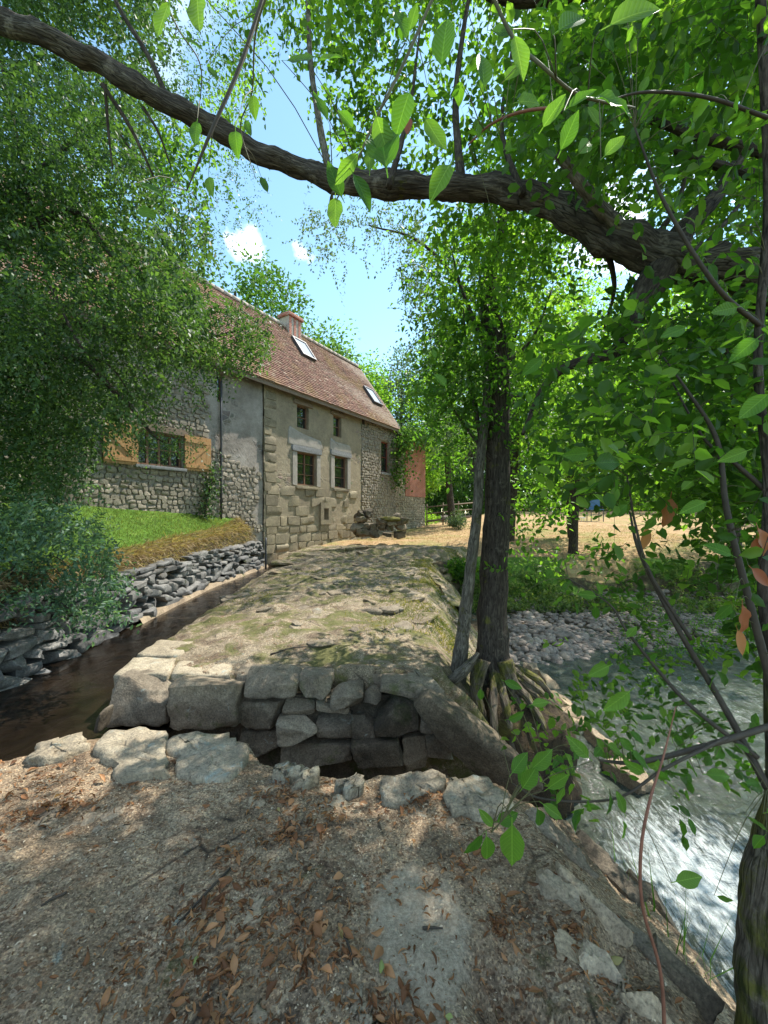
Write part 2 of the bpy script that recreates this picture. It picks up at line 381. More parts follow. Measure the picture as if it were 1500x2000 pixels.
M['ashlar'] = rock_mat('house_ashlar', (.40, .345, .245), (.30, .26, .185), (.18, .155, .115), .0, bump=.5, bd=.01)
M['leaf_near'] = leaf_mat('near_leaf', (.045, .12, .018), (.08, .19, .022), (.12, .235, .035), .5, .5, .3, veins=True)
M['leaf_mid'] = leaf_mat('mid_leaf', (.038, .095, .018), (.072, .16, .024), (.13, .235, .034), .62, .42)
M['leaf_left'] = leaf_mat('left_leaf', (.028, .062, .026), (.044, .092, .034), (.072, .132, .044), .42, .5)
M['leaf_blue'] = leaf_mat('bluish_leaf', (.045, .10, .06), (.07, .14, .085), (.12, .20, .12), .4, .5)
M['leaf_far'] = leaf_mat('far_leaf', (.035, .085, .02), (.06, .13, .028), (.11, .20, .04), .45, .6, .2)
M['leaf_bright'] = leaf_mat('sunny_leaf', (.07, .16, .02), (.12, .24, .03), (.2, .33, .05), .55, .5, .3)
M['leaf_bank'] = leaf_mat('bank_leaf', (.06, .10, .03), (.10, .155, .045), (.17, .21, .07), .45, .6, .2)
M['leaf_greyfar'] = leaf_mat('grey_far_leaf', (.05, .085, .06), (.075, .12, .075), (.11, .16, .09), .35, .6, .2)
M['drygrass'] = leaf_mat('dry_grass', (.16, .105, .06), (.27, .19, .11), (.38, .30, .19), .3, .7, .2)
M['dead'] = leaf_mat('dead_leaf', (.10, .045, .022), (.24, .11, .05), (.38, .20, .10), .2, .6, .25)
M['deadpale'] = leaf_mat('pale_dead_leaf', (.30, .24, .10), (.38, .32, .15), (.30, .36, .13), .25, .6, .25)
M['chips'] = leaf_mat('litter_chips', (.10, .055, .03), (.24, .14, .08), (.5, .42, .32), .1, .9, .05)
M['grass'] = leaf_mat('lawn_grass', (.08, .125, .035), (.12, .165, .045), (.18, .20, .075), .4, .6, .2)
M['redleaf'] = leaf_mat('rust_leaf', (.20, .055, .03), (.33, .10, .05), (.42, .18, .07), .35, .5)
M['bark_grey'] = bark_mat('grey_bark', (.035, .03, .026), (.12, .105, .085), (.26, .235, .20), .15)
M['bark_limb'] = bark_mat('limb_bark', (.018, .015, .013), (.06, .05, .042), (.17, .15, .125), .1)
M['bark_dark'] = bark_mat('dark_bark', (.02, .016, .013), (.06, .048, .04), (.13, .11, .09), .15)
M['bark_moss'] = bark_mat('mossy_bark', (.03, .025, .018), (.10, .08, .06), (.2, .17, .13), .7)
M['twig'] = flat('green_twig', (.09, .085, .035), .6); M['twig_dark'] = flat('dark_twig', (.05, .04, .03), .7); M['twig_red'] = flat('red_twig', (.20, .085, .055), .6)
M['wood'] = flat('honey_wood', (.40, .225, .095), .6, .3, .3, 9, 0, (6, 6, .8)); M['woodgrey'] = flat('weathered_wood', (.2, .15, .11), .8, .2, .3, 12, 0, (1, 6, 6))
M['frame'] = flat('brown_frame', (.17, .09, .055), .6); M['framered'] = flat('red_frame', (.2, .05, .035), .6)
M['lintel'] = flat('grey_lintel', (.22, .22, .22), .9, .2, .3, 14); M['plasterwhite'] = flat('white_plaster', (.34, .305, .265), .9, .2, .18, 8)
M['metal'] = flat('dark_iron', (.05, .05, .055), .5, .5); M['zinc'] = flat('zinc', (.12, .12, .125), .45, .5)
M['blue'] = flat('blue_canvas', (.06, .14, .24), .7, .3, .15); M['white'] = flat('white_plastic', (.7, .7, .68), .5)
M['ridge'] = flat('ridge_mortar', (.38, .32, .27), .9, .2, .3, 6)
def glass_mat(name, tintc, rough=.03):
    m = NT(name, rough, .9); m.b.inputs['Base Color'].default_value = (*tintc, 1); return m.m
M['pane'] = glass_mat('dark_window_glass', (.02, .02, .02)); M['skypane'] = glass_mat('skylight_glass', (.35, .38, .42), .15)

def wall_mat(name, a, b, c, stone=.0, stonecol=(.3, .26, .2), grey=.0, low=None):
    """lime render with stains; low = height under which it turns darker and damp"""
    m = NT(name, .92, .15); o = m.coord('Object')
    n1 = m.noise(o, .7, 8, .68, .3); n2 = m.noise(o, 6, 8, .7); n3 = m.noise(o, 38, 4, .7)
    col = m.ramp(n1, [(.32, c), (.5, b), (.66, a)])
    col = m.mix(m.mask(n2, .35, .62), m.mix(.45, col, c), col)
    col = m.mix(.7, col, m.ramp(n3, [(.25, (.6, .6, .6)), (.75, (1.3, 1.3, 1.3))]), 'MULTIPLY')
    v = m.voro(m.coord('Object', (1, 1, 1.7)), 3.6, 'DISTANCE_TO_EDGE')
    if stone:
        ms = m.math('MULTIPLY', m.mask(v, .03, .09), m.mask(m.noise(o, .9, 5), .62-.3*stone, .70-.3*stone))
        vc = m.voro(m.coord('Object', (1, 1, 1.7)), 3.6, 'F1', 'Color')
        col = m.mix(ms, col, m.mix(.5, m.mix(.35, stonecol, vc, 'MULTIPLY'), stonecol))
        m.bump(m.math('ADD', m.math('MULTIPLY', ms, .8), n2), .7, .03)
    else: m.bump(m.math('ADD', n2, m.math('MULTIPLY', n3, .3)), .6, .03)
    m.col(col); return m.m
M['wall_beige'] = wall_mat('beige_render', (.40, .335, .235), (.32, .265, .185), (.20, .165, .12), .25, (.26, .22, .165))
M['wall_grey'] = wall_mat('grey_render', (.44, .395, .35), (.34, .305, .27), (.19, .165, .14), .2, (.17, .15, .13))
M['wall_rough'] = wall_mat('rubble_mortar', (.36, .31, .24), (.26, .22, .165), (.15, .125, .095), .55, (.24, .2, .15))
def brick_mat():
    m = NT('red_brick', .9, .2)
    o = m.coord('Object', (1, 1, 1), (math.radians(90), 0, 0)); x = m.n('ShaderNodeTexBrick'); m.l(o, x.inputs['Vector'])
    x.inputs['Color1'].default_value = (.42, .12, .075, 1); x.inputs['Color2'].default_value = (.33, .10, .07, 1); x.inputs['Mortar'].default_value = (.42, .3, .24, 1)
    x.inputs['Scale'].default_value = 1; x.inputs['Brick Width'].default_value = .23; x.inputs['Row Height'].default_value = .075; x.inputs['Mortar Size'].default_value = .012
    n = m.noise(m.coord('Object'), 1.4, 6); m.col(m.mix(.8, x.outputs['Color'], m.ramp(n, [(.3, (.7, .7, .7)), (.7, (1.25, 1.2, 1.2))]), 'MULTIPLY')); return m.m
M['brick'] = brick_mat()
def tile_mat():
    m = NT('clay_tile', .88, .2); t = m.attrf('tint')
    c = m.ramp(t, [(0, (.085, .05, .038)), (.3, (.155, .082, .06)), (.6, (.21, .112, .08)), (.85, (.21, .15, .10)), (1, (.31, .22, .165))])
    n = m.noise(m.coord('Object'), .55, 6, .6); n2 = m.noise(m.coord('Object'), 5, 6, .7)
    c = m.mix(m.mask(n, .5, .66), c, (.20, .13, .05)); c = m.mix(m.mask(n2, .58, .72), c, (.15, .11, .085)); m.col(c); return m.m
M['tile'] = tile_mat()
def water_mat(name, deep, rough, scale, strength, foam_glint=0.0, alpha=None):
    m = NT(name, rough, .8); g = m.geo((1, 1, 1)); n1 = m.noise(g, scale, 6, .6, 1.2); n2 = m.noise(m.geo((1, .45, 1)), scale*3.2, 5, .6, .8)
    m.b.inputs['IOR'].default_value = 1.33
    col = m.ramp(n1, [(.35, tuple(x*.6 for x in deep)), (.65, tuple(x*1.3 for x in deep))])
    if foam_glint:
        ft = m.attrf('tint')
        fm = m.math('ADD', m.math('MULTIPLY', m.noise(m.geo((2.2, .55, 1)), scale*1.6, 10, .8, 1.6), 1.0), m.math('MULTIPLY', ft, foam_glint))
        f = m.mask(fm, .76, .98); col = m.mix(f, col, m.mix(m.mask(n2, .3, .7), (.22, .27, .28), (.62, .66, .66)))
        rr = m.math('MULTIPLY_ADD', f, .5, rough); m.l(rr, m.b.inputs['Roughness'])
    m.col(col); m.bump(m.math('ADD', n1, m.math('MULTIPLY', n2, .5)), strength, .05); return m.m
M['channel_water'] = water_mat('channel_water', (.013, .009, .006), .06, 2.4, .25)
M['river_water'] = water_mat('river_water', (.05, .06, .045), .06, 5.0, 1.3, .5)
def ground_mat():
    m = NT('bank_ground', .95, .1); g = m.geo()
    n1 = m.noise(g, .35, 7, .65, .4); n2 = m.noise(g, 3.5, 7, .7); n3 = m.noise(g, 22, 5, .75)
    dry = m.ramp(n2, [(.3, (.22, .13, .07)), (.5, (.36, .24, .13)), (.7, (.48, .36, .21))])
    dry = m.mix(m.mask(n1, .5, .62), dry, m.mix(n2, (.15, .15, .05), (.30, .27, .11)))
    green = m.ramp(n2, [(.3, (.05, .10, .018)), (.55, (.10, .19, .03)), (.75, (.2, .25, .06))])
    soil = m.ramp(n2, [(.3, (.04, .03, .02)), (.55, (.09, .07, .045)), (.75, (.17, .14, .09))])
    a = m.n('ShaderNodeAttribute', attribute_name='zone'); sep = m.n('ShaderNodeSeparateXYZ'); m.l(a.outputs['Vector'], sep.inputs[0])
    j = m.math('MULTIPLY_ADD', n2, .5, -.25)
    c = m.mix(m.mask(m.math('ADD', sep.outputs[0], j), .35, .65), soil, dry); c = m.mix(m.mask(m.math('ADD', sep.outputs[1], j), .35, .65), c, green)
    c = m.mix(.7, c, m.ramp(n3, [(.25, (.6, .6, .6)), (.75, (1.35, 1.35, 1.3))]), 'MULTIPLY')
    m.col(c); m.bump(m.math('ADD', n2, n3), .7, .04); return m.m
M['ground'] = ground_mat()

# ------------------------------------------------------------------ terrain
FA = math.atan2(464, 760); DX, DY = math.sin(FA), math.cos(FA); FD = 11.0       # facade direction and distance
def fac_Y(u): t = (u-750)/F; return FD/(DX-DY*t)
FY0 = fac_Y(515); FX0 = (515-750)/F*FY0
def s_u(u): return (fac_Y(u)-FY0)/DY
def z_uv(u, v): return CZ-(v-1000)/F*fac_Y(u)
def xf(y): return FX0+DX/DY*(y-FY0)
def XL(y): return np.interp(y, [-6, 4.2, 5.8, 7.6, 9.9, 14.1], [-4.15, -4.18, -4.28, -4.4, -4.55, -4.27])
def XR(y): return np.interp(y, [-6, 3.4, 4.7, 6.9, 10, 14, 17], [-2.5, -2.5, -2.75, -3.0, -3.12, -3.3, -2.6])
def XS(y): return np.interp(y, [3, 5, 6.4, 9, 11, 13, 15, 19], [.55, .65, .75, 1.0, 1.15, 1.6, 3.0, 4.5])   # crest of the causeway's river side
def z2(x, y):                             # top of the far causeway
    p = xyz(x, y)
    z = -.02+.014*(y-3.5)+.10*sstep(9, 14, y)+.07*fbm(p, 1.0, 3, 3)+.06*fbm(p, 4, 5, 4)-.07*np.abs(fbm(p, 1.7, 4, 9))+.09*np.sin(np.clip((x-XR(y))/np.maximum(XS(y)-XR(y), .1), 0, 1)*np.pi)
    z = z - .16*sstep(11.6, 12.0, y+.5*fbm(p, 1.3, 2, 8))*sstep(-1.8, -1.2, x) + .16*sstep(13.3, 13.8, y)*sstep(-1.8, -1.2, x)
    sl = np.maximum(0, x-XS(y)+.12*fbm(p, .9, 3, 5)); z = z-np.minimum(1.7, .85*sl+.25*sl*sl)
    le = XR(y)+.05*fbm(p, 2.0, 2, 6); z = z-.9*sstep(0, .16, le-x)
    return z-.06*sstep(.35, 0, x-le)
def yedge1(x): return np.interp(x, [-6, -2.5, -2.16, -1.6, -.98, -.83, -.73, -.15, -.03, .35, .65, .78, 1.6, 2.6], [2.2, 2.62, 2.86, 2.84, 2.8, 2.6, 2.56, 2.38, 2.44, 2.47, 2.38, 2.3, 2.9, 3.4])
def z1(x, y):                             # top of the near slab
    p = xyz(x, y)
    z = .028*fbm(p, 1.2, 3, 21)+.02*fbm(p, 4.5, 4, 22)+.010*fbm(p, 14, 3, 23)+.012*np.abs(fbm(p, 8, 3, 29))-.03
    xc = np.interp(y, [-1, 1, 2.2, 3], [1.0, .9, .72, .7])
    sl = np.maximum(0, x-xc+.10*fbm(p, 1.6, 3, 24)); st = np.floor(sl/.28+.6*fbm(p, 1.1, 2, 25))*.28
    z = z-np.minimum(1.9, .55*sl+.45*np.maximum(0, st)*.95)-.05*np.abs(fbm(p, 3, 4, 26))*sstep(0, .2, sl)
    e = yedge1(x)-y+.04*fbm(p, 3, 3, 27); z = z-.035*sstep(.25, 0, e)-1.3*sstep(.0, -.22, e)
    # hollows with rotten litter
    for (u, v, r, d) in ((960, 1890, .10, .10), (1030, 1960, .12, .12), (780, 1985, .14, .05), (1215, 1830, .09, .09), (560, 1960, .12, .03)):
        q = PZ(u, v, 0); z = z-d*np.exp(-((x-q[0])**2+(y-q[1])**2)/r**2)
    return z
def zt(x, y):
    p = xyz(x, y)
    zf = np.interp(y, [4, 9.3, 11.65, 13.2, 14.1, 18], [1.9, 1.76, 1.50, 1.30, 1.0, .7])
    k = np.clip((XL(y)-x)/np.maximum(.6, XL(y)-xf(y)), 0, 1.6)
    lawn = .58+(zf-.58)*k**.8+.03*fbm(p, .8, 3, 31)+.03*sstep(8, 13, y)
    chan = -1.15+.05*fbm(p, 1.5, 3, 32)
    w = sstep(0, .28, XL(y)-.12-x)
    z = chan*(1-w)+lawn*w
    # right bank: riverbed, then the dry lawn
    bed = -1.62+.36*sstep(6.2, 8.0, y-.25*(x-3))+.10*fbm(p, 1.0, 4, 33)+.04*fbm(p, 5, 3, 34)
    far = np.interp(y, [10, 14.5, 20, 32, 50, 80, 150], [.05, -.15, .35, 1.05, 1.95, 4.0, 12.0])+.12*fbm(p, .22, 3, 35)+.03*fbm(p, 1.2, 3, 36)
    far = far+.22*np.exp(-((y-17.5-.4*fbm(p, .3, 2, 37))/1.3)**2)
    edge = np.interp(x, [-4, .8, 1.6, 3.0, 6, 12, 40], [8.5, 10.5, 12.6, 14.0, 14.4, 13.2, 11.0])+.5*fbm(p, .5, 3, 38)
    b = sstep(-1.7, .5, y-edge)
    rz = bed*(1-b)+far*b
    # land at the foot of the mill
    rt = sstep(XR(y)-.1, XR(y)+.3, x)
    rt = np.where(y > 14.0, sstep(-5, -3.9, x), rt)
    z = z*(1-rt)+rz*rt
    z = np.where((y < 12.5) & (x > XR(y)-.2) & (x < XS(y)+.8), np.minimum(z, -1.5), z)
    back = np.where(x < xf(y)-.3, 1, 0)*np.where(y > 13.5, 1, 0); z = np.where(back > 0, .5, z)
    hill = sstep(40, 120, np.hypot(x, y))*7*sstep(10, -60, x); return z+hill
def grid(xs, ys, zf_):
    X, Y = np.meshgrid(xs, ys); Z = zf_(X, Y); V = np.stack([X, Y, Z], -1).reshape(-1, 3)
    nx, ny = len(xs), len(ys); i = (np.arange(ny-1)*nx)[:, None]+np.arange(nx-1)[None, :]
    return V, np.stack([i, i+1, i+1+nx, i+nx], -1).reshape(-1, 4)
xs = np.unique(np.concatenate([np.linspace(-300, -20, 15), np.linspace(-20, -6, 40), np.linspace(-6, 8, 150), np.linspace(8, 24, 60), np.linspace(24, 300, 20)]))
ys = np.unique(np.concatenate([np.linspace(-40, -4, 10), np.linspace(-4, 20, 230), np.linspace(20, 55, 80), np.linspace(55, 400, 25)]))
V, Q = grid(xs, ys, zt)
n = fbm(V*np.array([1, 1, 0]), .5, 3, 40)
dry = ((V[:, 1] > 13.6+.4*n) & (V[:, 0] > -4) & (V[:, 1] < 54) & (V[:, 0] < 30)).astype(float)
green = ((V[:, 0] < XL(V[:, 1])-.55+.2*n) & (V[:, 1] < 16)).astype(float)
gb = ((V[:, 1] > 12.0) & (V[:, 1] < 14.8+.5*n) & (V[:, 0] > 3)).astype(float); green = np.maximum(green, gb*(.35+.4*(n > 0)))
dark = (V[:, 1] > 54) | (np.abs(V[:, 0]) > 45)
mobj('ground', V, Q, M['ground'], kind='structure', attr={'zone': np.stack([dry*(1-dark*.9), green, dark*1.0], 1)})

# near slab and far causeway (worked stone surfaces people walk on)
V, Q = grid(np.linspace(-5.2, 3.3, 440), np.linspace(-1.2, 3.3, 240), z1)
mobj('stone_dam', V, Q, M['slab'], kind='structure')
V, Q = grid(np.linspace(-3.9, 3.6, 220), np.linspace(3.62, 15.2, 340), lambda x, y: z2(x, y)-1.4*sstep(3.78, 3.62, y))
mobj('stone_causeway', V, Q, M['slab2'], kind='structure')

# water
def sheet(name, xs, ys, zf_, m, tint):
    V, Q = grid(xs, ys, zf_); return mobj(name, V, Q, m, kind='structure', attr={'tint': tint(V)})
sheet('mill_race_water', np.linspace(-5.2, -1.9, 40), np.linspace(-1, 16.0, 120), lambda x, y: -.36+.006*fbm(xyz(x, y), 2, 2, 44), M['channel_water'], lambda V: np.zeros(len(V)))
def foam_and_glint(V):
    x, y = V[:, 0], V[:, 1]
    f = np.exp(-((x-2.6)/.95)**2-((y-3.0)/1.1)**2)*.95
    f = np.maximum(f, .5*np.exp(-((x-4.9)/2.0)**2-((y-6.2)/2.0)**2)); return f  # second blob whitens the farther water: painted silvery reflection along with foam
def zw(x, y):
    p = xyz(x, y); a = np.exp(-((x-2.8)/1.3)**2-((y-3.2)/1.4)**2)
    return -1.33+.012*fbm(p, 3, 3, 45)+a*(.05*fbm(p*np.array([1, .6, 1]), 5, 4, 46)+.18*sstep(2.2, 4.2, x))+.05*sstep(3.5, 6, y)
sheet('river_water', np.unique(np.concatenate([np.linspace(.4, 6, 190), np.linspace(6, 26, 60)])), np.linspace(-3, 14, 230), zw, M['river_water'], foam_and_glint)

# ------------------------------------------------------------------ leaf and foliage generators
T_QUAD = (np.array([[0, 0, 0], [.45, .5, .06], [1, 0, -.06], [.45, -.5, .06]]), np.array([[0, 3, 2, 1]]))
T_FOLD = (np.array([[0, 0, 0], [.28, .42, .10], [.68, .42, .07], [1, 0, -.10], [.68, -.42, .07], [.28, -.42, .10]]), np.array([[0, 3, 2, 1], [0, 5, 4, 3]]))
T_BLADE = (np.array([[0, -.5, 0], [0, .5, 0], [.6, .3, .12], [1, 0, -.1], [.6, -.3, .12]]), np.array([[0, 4, 2, 1]]))
def unit(v): return v/(np.linalg.norm(v, axis=-1, keepdims=True)+1e-9)
def leaves(acc, pos, d, nrm, size, wr, tmpl, tint=None):
    d = unit(d); nrm = unit(nrm-d*(nrm*d).sum(-1, keepdims=True)); y = np.cross(nrm, d)
    tv, tq = tmpl; n = len(pos); k = len(tv)
    size = np.zeros(n)+size; wr = np.zeros(n)+wr
    V = pos[:, None, :]+(d[:, None, :]*tv[None, :, :1]+y[:, None, :]*tv[None, :, 1:2]*wr[:, None, None]+nrm[:, None, :]*tv[None, :, 2:])*size[:, None, None]
    Q = (tq[None]+(np.arange(n)*k)[:, None, None]).reshape(-1, tq.shape[1])
    tint = R.random(n) if tint is None else tint
    acc.add(V.reshape(-1, 3), Q=Q, a=np.repeat(tint, k))
def rdir(n): return unit(R.normal(size=(n, 3)))
def twigs(acc, stems, c, d, length, nl, size, wr=.55, tmpl=T_FOLD, droop=.3, tint0=None, sr=.0012, spread=.9):
    """leafy twigs: start points c, directions d"""
    n = len(c); d = unit(d); length = np.zeros(n)+length
    side = unit(np.cross(d, rdir(n)))
    t = (np.arange(nl)+.6)/nl
    tt = t[None, :, None]
    path = c[:, None, :]+d[:, None, :]*length[:, None, None]*tt+np.array([0, 0, -1.])*(droop*length[:, None, None]*tt**2*.5)
    alt = np.where(np.arange(nl) % 2, 1, -1)[None, :, None]
    ld = d[:, None, :]*.55+side[:, None, :]*alt*spread+R.normal(size=(n, nl, 3))*.28+np.array([0, 0, -.3*droop])
    up = np.array([0, 0, 1.])+R.normal(size=(n, nl, 3))*.55
    sz = size*(.65+.55*R.random((n, nl)))
    ti = None
    if tint0 is not None: ti = np.clip(np.repeat(tint0, nl)+R.normal(size=n*nl)*.10, 0, .999)
    leaves(acc, path.reshape(-1, 3), ld.reshape(-1, 3), up.reshape(-1, 3), sz.ravel(), wr, tmpl, ti)
    if stems is not None:
        a = c; b = c+d*length[:, None]*.5+np.array([0, 0, -1.])*(droop*length[:, None]*.125); e = path[:, -1]
        r = sr; x = side; y = np.cross(d, side)
        ring = np.stack([x, -x*.5+y*.87, -x*.5-y*.87], 1)*r
        V = np.concatenate([a[:, None]+ring, b[:, None]+ring*.8, e[:, None]+ring*.4], 1)
        q = np.array([[0, 1, 4, 3], [1, 2, 5, 4], [2, 0, 3, 5], [3, 4, 7, 6], [4, 5, 8, 7], [5, 3, 6, 8]])
        stems.add(V.reshape(-1, 3), Q=(q[None]+(np.arange(n)*9)[:, None, None]).reshape(-1, 4), a=.5)
def inpoly(u, v, poly):
    poly = np.asarray(poly, float); c = np.zeros(len(u), bool); j = len(poly)-1
    for i in range(len(poly)):
        xi, yi = poly[i]; xj, yj = poly[j]
        c ^= ((yi > v) != (yj > v)) & (u < (xj-xi)*(v-yi)/(yj-yi+1e-9)+xi); j = i
    return c
def mass(poly, y0, y1, n, clump=1.0, seed=0, thr=.0, pw=1.0):
    """points of a leaf mass that fills the depth y0..y1 behind an outline; clumped by 3D noise"""
    poly = np.asarray(poly, float); lo = poly.min(0); hi = poly.max(0); out = []; tot = 0
    while tot < n:
        k = 4*n
        u = R.uniform(lo[0], hi[0], k); v = R.uniform(lo[1], hi[1], k); Y = y0+(y1-y0)*R.random(k)**pw
        p = np.stack([(u-750)/F*Y, Y, CZ-(v-1000)/F*Y], 1)
        ok = inpoly(u+R.normal(size=k)*10, v+R.normal(size=k)*10, poly)
        if clump: ok &= (fbm(p, 1/clump, 2, seed+90) > thr+R.normal(size=k)*.08)
        p = p[ok]; out.append(p); tot += len(p)
        if not len(p): break
    return np.concatenate(out)[:n]
def clumps(center, rad, nc, per, cr, shell=.55):
    """twig points of a crown: nc clumps over an ellipsoid"""
    a = rdir(nc); rr = (shell+(1-shell)*R.random(nc))[:, None]
    cc = np.asarray(center)+a*rr*np.asarray(rad)
    s = cr*(.6+.8*R.random(nc)); q = rdir(nc*per)*(.45+.55*R.random(nc*per))[:, None]*np.repeat(s, per)[:, None]*np.array([1, 1, .75])
    return np.repeat(cc, per, 0)+q, np.repeat(R.random(nc), per), unit(q)
def far_tree(name, base, h, rad, label, m, nc=60, per=90, cr=1.2, leaf=.22, bark=None, cat='tree', group=None, zc=.62, trunk_r=None, wr=.6, low=None):
    base = np.asarray(base, float); t = thing(name, base, label, cat, group)
    bark = bark or M['bark_dark']; r = trunk_r or h*.016
    top = base+np.array([R.normal()*.4, R.normal()*.4, h*.8]); mid = base+np.array([R.normal()*.3, R.normal()*.3, h*.4])
    tobj('trunk', [base-np.array([0, 0, .3]), mid, top], [r*1.3, r, r*.3], bark, t, 8, 12, .15)
    c = base+np.array([0, 0, h*zc])
    for k in range(4):
        a = rnd.random()*6.28; s = base+np.array([0, 0, h*(.3+.12*k)]); e = s+np.array([math.cos(a)*rad[0]*.7, math.sin(a)*rad[1]*.7, h*.16])
        tobj('limb', [s, (s+e)/2+np.array([0, 0, -.05*h*.3]), e], [r*.5, r*.3, r*.1], bark, t, 6, 7)
    p, ti, o = clumps(c, rad, nc, per, cr)
    acc = Acc(); d = unit(o+rdir(len(p))*.8+np.array([0, 0, -.2]))
    sz = leaf*(.6+.7*R.random(len(p)))
    leaves(acc, p, d, o*.6+np.array([0, 0, .5])+rdir(len(p))*.6, sz, wr, T_QUAD, np.clip(ti*.6+R.random(len(p))*.4, 0, .999))
    acc.obj('crown', m, t, kind='stuff'); return t

# ------------------------------------------------------------------ the mill
HOUSE = thing('mill_house', (FX0, FY0, 0), 'old stone water mill with a steep red tiled roof and two skylights', 'house', rz=math.atan2(DY, DX))
ZE = 6.62; ZR = 10.35; YR = 2.565; S0, S1 = -15.0, s_u(773)
def hob(name, V, Fs, m, parent=HOUSE, smooth=False, **k): return mobj(name, V, Fs, m, parent, smooth, local=True, **k)
def hbox(name, x0, x1, y0, y1, z0, z1, m, parent=HOUSE, bev=0, **k):
    if bev:
        V, Q = rblock(((x0+x1)/2, (y0+y1)/2, (z0+z1)/2), ((x1-x0)/2, (y1-y0)/2, (z1-z0)/2), bev, .04, 3, rnd.randint(0, 99))
        return hob(name, V, Q, m, parent, **k)
    V, Q = box(x0, x1, y0, y1, z0, z1); return hob(name, V, Q, m, parent, **k)
# openings: (u0, u1, v0, v1)
OP = dict(upper1=(580, 603, 793, 837), upper2=(651, 667, 813, 853), lower1=(580, 618, 885, 948), lower2=(653, 678, 892, 953), red=(745, 760, 863, 923), niche=(629, 638, 993, 1015),
          slit=(426, 437, 729, 785), wide=(269, 358, 845, 910), hole=(708, 713, 819, 829))
def rect(o):
    u0, u1, v0, v1 = o; um = (u0+u1)/2
    return (s_u(u0), s_u(u1), z_uv(um, v1), z_uv(um, v0))
RO = {k: rect(o) for k, o in OP.items()}
def wall_with_holes(name, s0, s1, z0, z1, holes, m, y=0.0, deep=.28, curve=True):
    xs_ = np.unique(np.round(np.concatenate([np.linspace(s0, s1, max(2, int((s1-s0)/.35)))]+[[h[0], h[1]] for h in holes]), 4))
    zs_ = np.unique(np.round(np.concatenate([np.linspace(z0, z1, max(2, int((z1-z0)/.35)))]+[[h[2], h[3]] for h in holes]), 4))
    acc = Acc(); X, Z = np.meshgrid(xs_, zs_); Y = np.zeros_like(X)+y+(.03*fbm(np.stack([X, Z, X*0], -1), .8, 3, 61) if curve else 0)
    for h in holes:
        e = (X >= h[0]-.01) & (X <= h[1]+.01) & (Z >= h[2]-.01) & (Z <= h[3]+.01); Y[e] = y
    nx = len(xs_); Qs = []
    for j in range(len(zs_)-1):
        for i in range(nx-1):
            cx, cz = (xs_[i]+xs_[i+1])/2, (zs_[j]+zs_[j+1])/2
            if any(h[0] < cx < h[1] and h[2] < cz < h[3] for h in holes): continue
            a = j*nx+i; Qs.append([a, a+1, a+1+nx, a+nx])
    acc.add(np.stack([X, Y, Z], -1).reshape(-1, 3), Q=Qs)
    for h in holes:
        a, b, c, d = h; y2 = y+deep
        acc.add([[a, y, c], [b, y, c], [b, y, d], [a, y, d], [a, y2, c], [b, y2, c], [b, y2, d], [a, y2, d]], Q=[[0, 4, 5, 1], [1, 5, 6, 2], [2, 6, 7, 3], [3, 7, 4, 0]])
    return acc.obj(name, m, HOUSE, smooth=False, local=True)
SB = s_u(705)
wl = wall_with_holes('wall', S0, 0, -.6, ZE+.1, [RO['slit'], RO['wide']], M['wall_grey'], .06); wl['label'] = 'grey rendered wall with patches of bare rubble'
wm = wall_with_holes('wall', 0, SB, -.9, ZE+.1, [RO[k] for k in ('upper1', 'upper2', 'lower1', 'lower2', 'niche')], M['wall_beige']); wm['label'] = 'beige rendered wall above squared stone courses'
wr_ = wall_with_holes('wall', SB, S1, -.9, ZE+.1, [RO['red'], RO['hole']], M['wall_rough'], .02); wr_['label'] = 'rough rubble stone wall at the far end'
hbox('wall', S0, S1, 4.95, 5.1, -.5, ZE, M['wall_rough'], label=None) if False else hbox('rear_wall', S0, S1, 4.95, 5.1, -.5, ZE, M['wall_rough'])
for s in (S0, S1-.25):
    V = [[s, .05, -.9], [s, 5, -.9], [s, 5, ZE], [s, YR, ZR-.12], [s, .05, ZE]]; V = V+[[a+.25, b, c] for a, b, c in V]
    mobj('gable_wall', V, [np.array([[0, 4, 3, 2, 1], [5, 6, 7, 8, 9]]), np.array([[0, 1, 6, 5], [1, 2, 7, 6], [2, 3, 8, 7], [3, 4, 9, 8], [4, 0, 5, 9]])], M['wall_rough'], HOUSE, False, local=True)
# squared stones of the lower wall, laid one by one
holes = [RO[k] for k in ('lower1', 'lower2', 'niche')]
z = -.35; row = 0; nst = 0
while z < 2.35:
    h = rnd.choice((.28, .33, .38, .42)); s = rnd.uniform(0, .1)+.02
    while s < SB-.1:
        w = rnd.uniform(.35, .85); e = min(s+w, SB-.05)
        keep = not any(s < q[1]+.12 and e > q[0]-.12 and z < q[3]+.02 and z+h > q[2]-.04 for q in holes)
        if z > 1.3: keep = keep and (rnd.random() < .55 or s < .6)
        if keep and e-s > .2:
            V, Q = rblock(((s+e)/2, -.0, z+h/2), ((e-s)/2-.012, .035+rnd.random()*.03, h/2-.010), .12, .12, 4, nst, roty(rnd.uniform(-.02, .02)), 2.5, 2)
            hob('stone', V, Q, M['ashlar'], wm, smooth=True, sharp=40); nst += 1
        s = e
    z += h
z = 2.35                                   # corner stones up the joint
while z < ZE-.3:
    h = rnd.uniform(.28, .42); w = rnd.choice((.35, .6))
    V, Q = rblock((w/2, .0, z+h/2), (w/2-.01, .042, h/2-.012), .12, .12, 3, nst, None, 2.5, 2); hob('stone', V, Q, M['ashlar'], wm, smooth=True, sharp=40); nst += 1; z += h
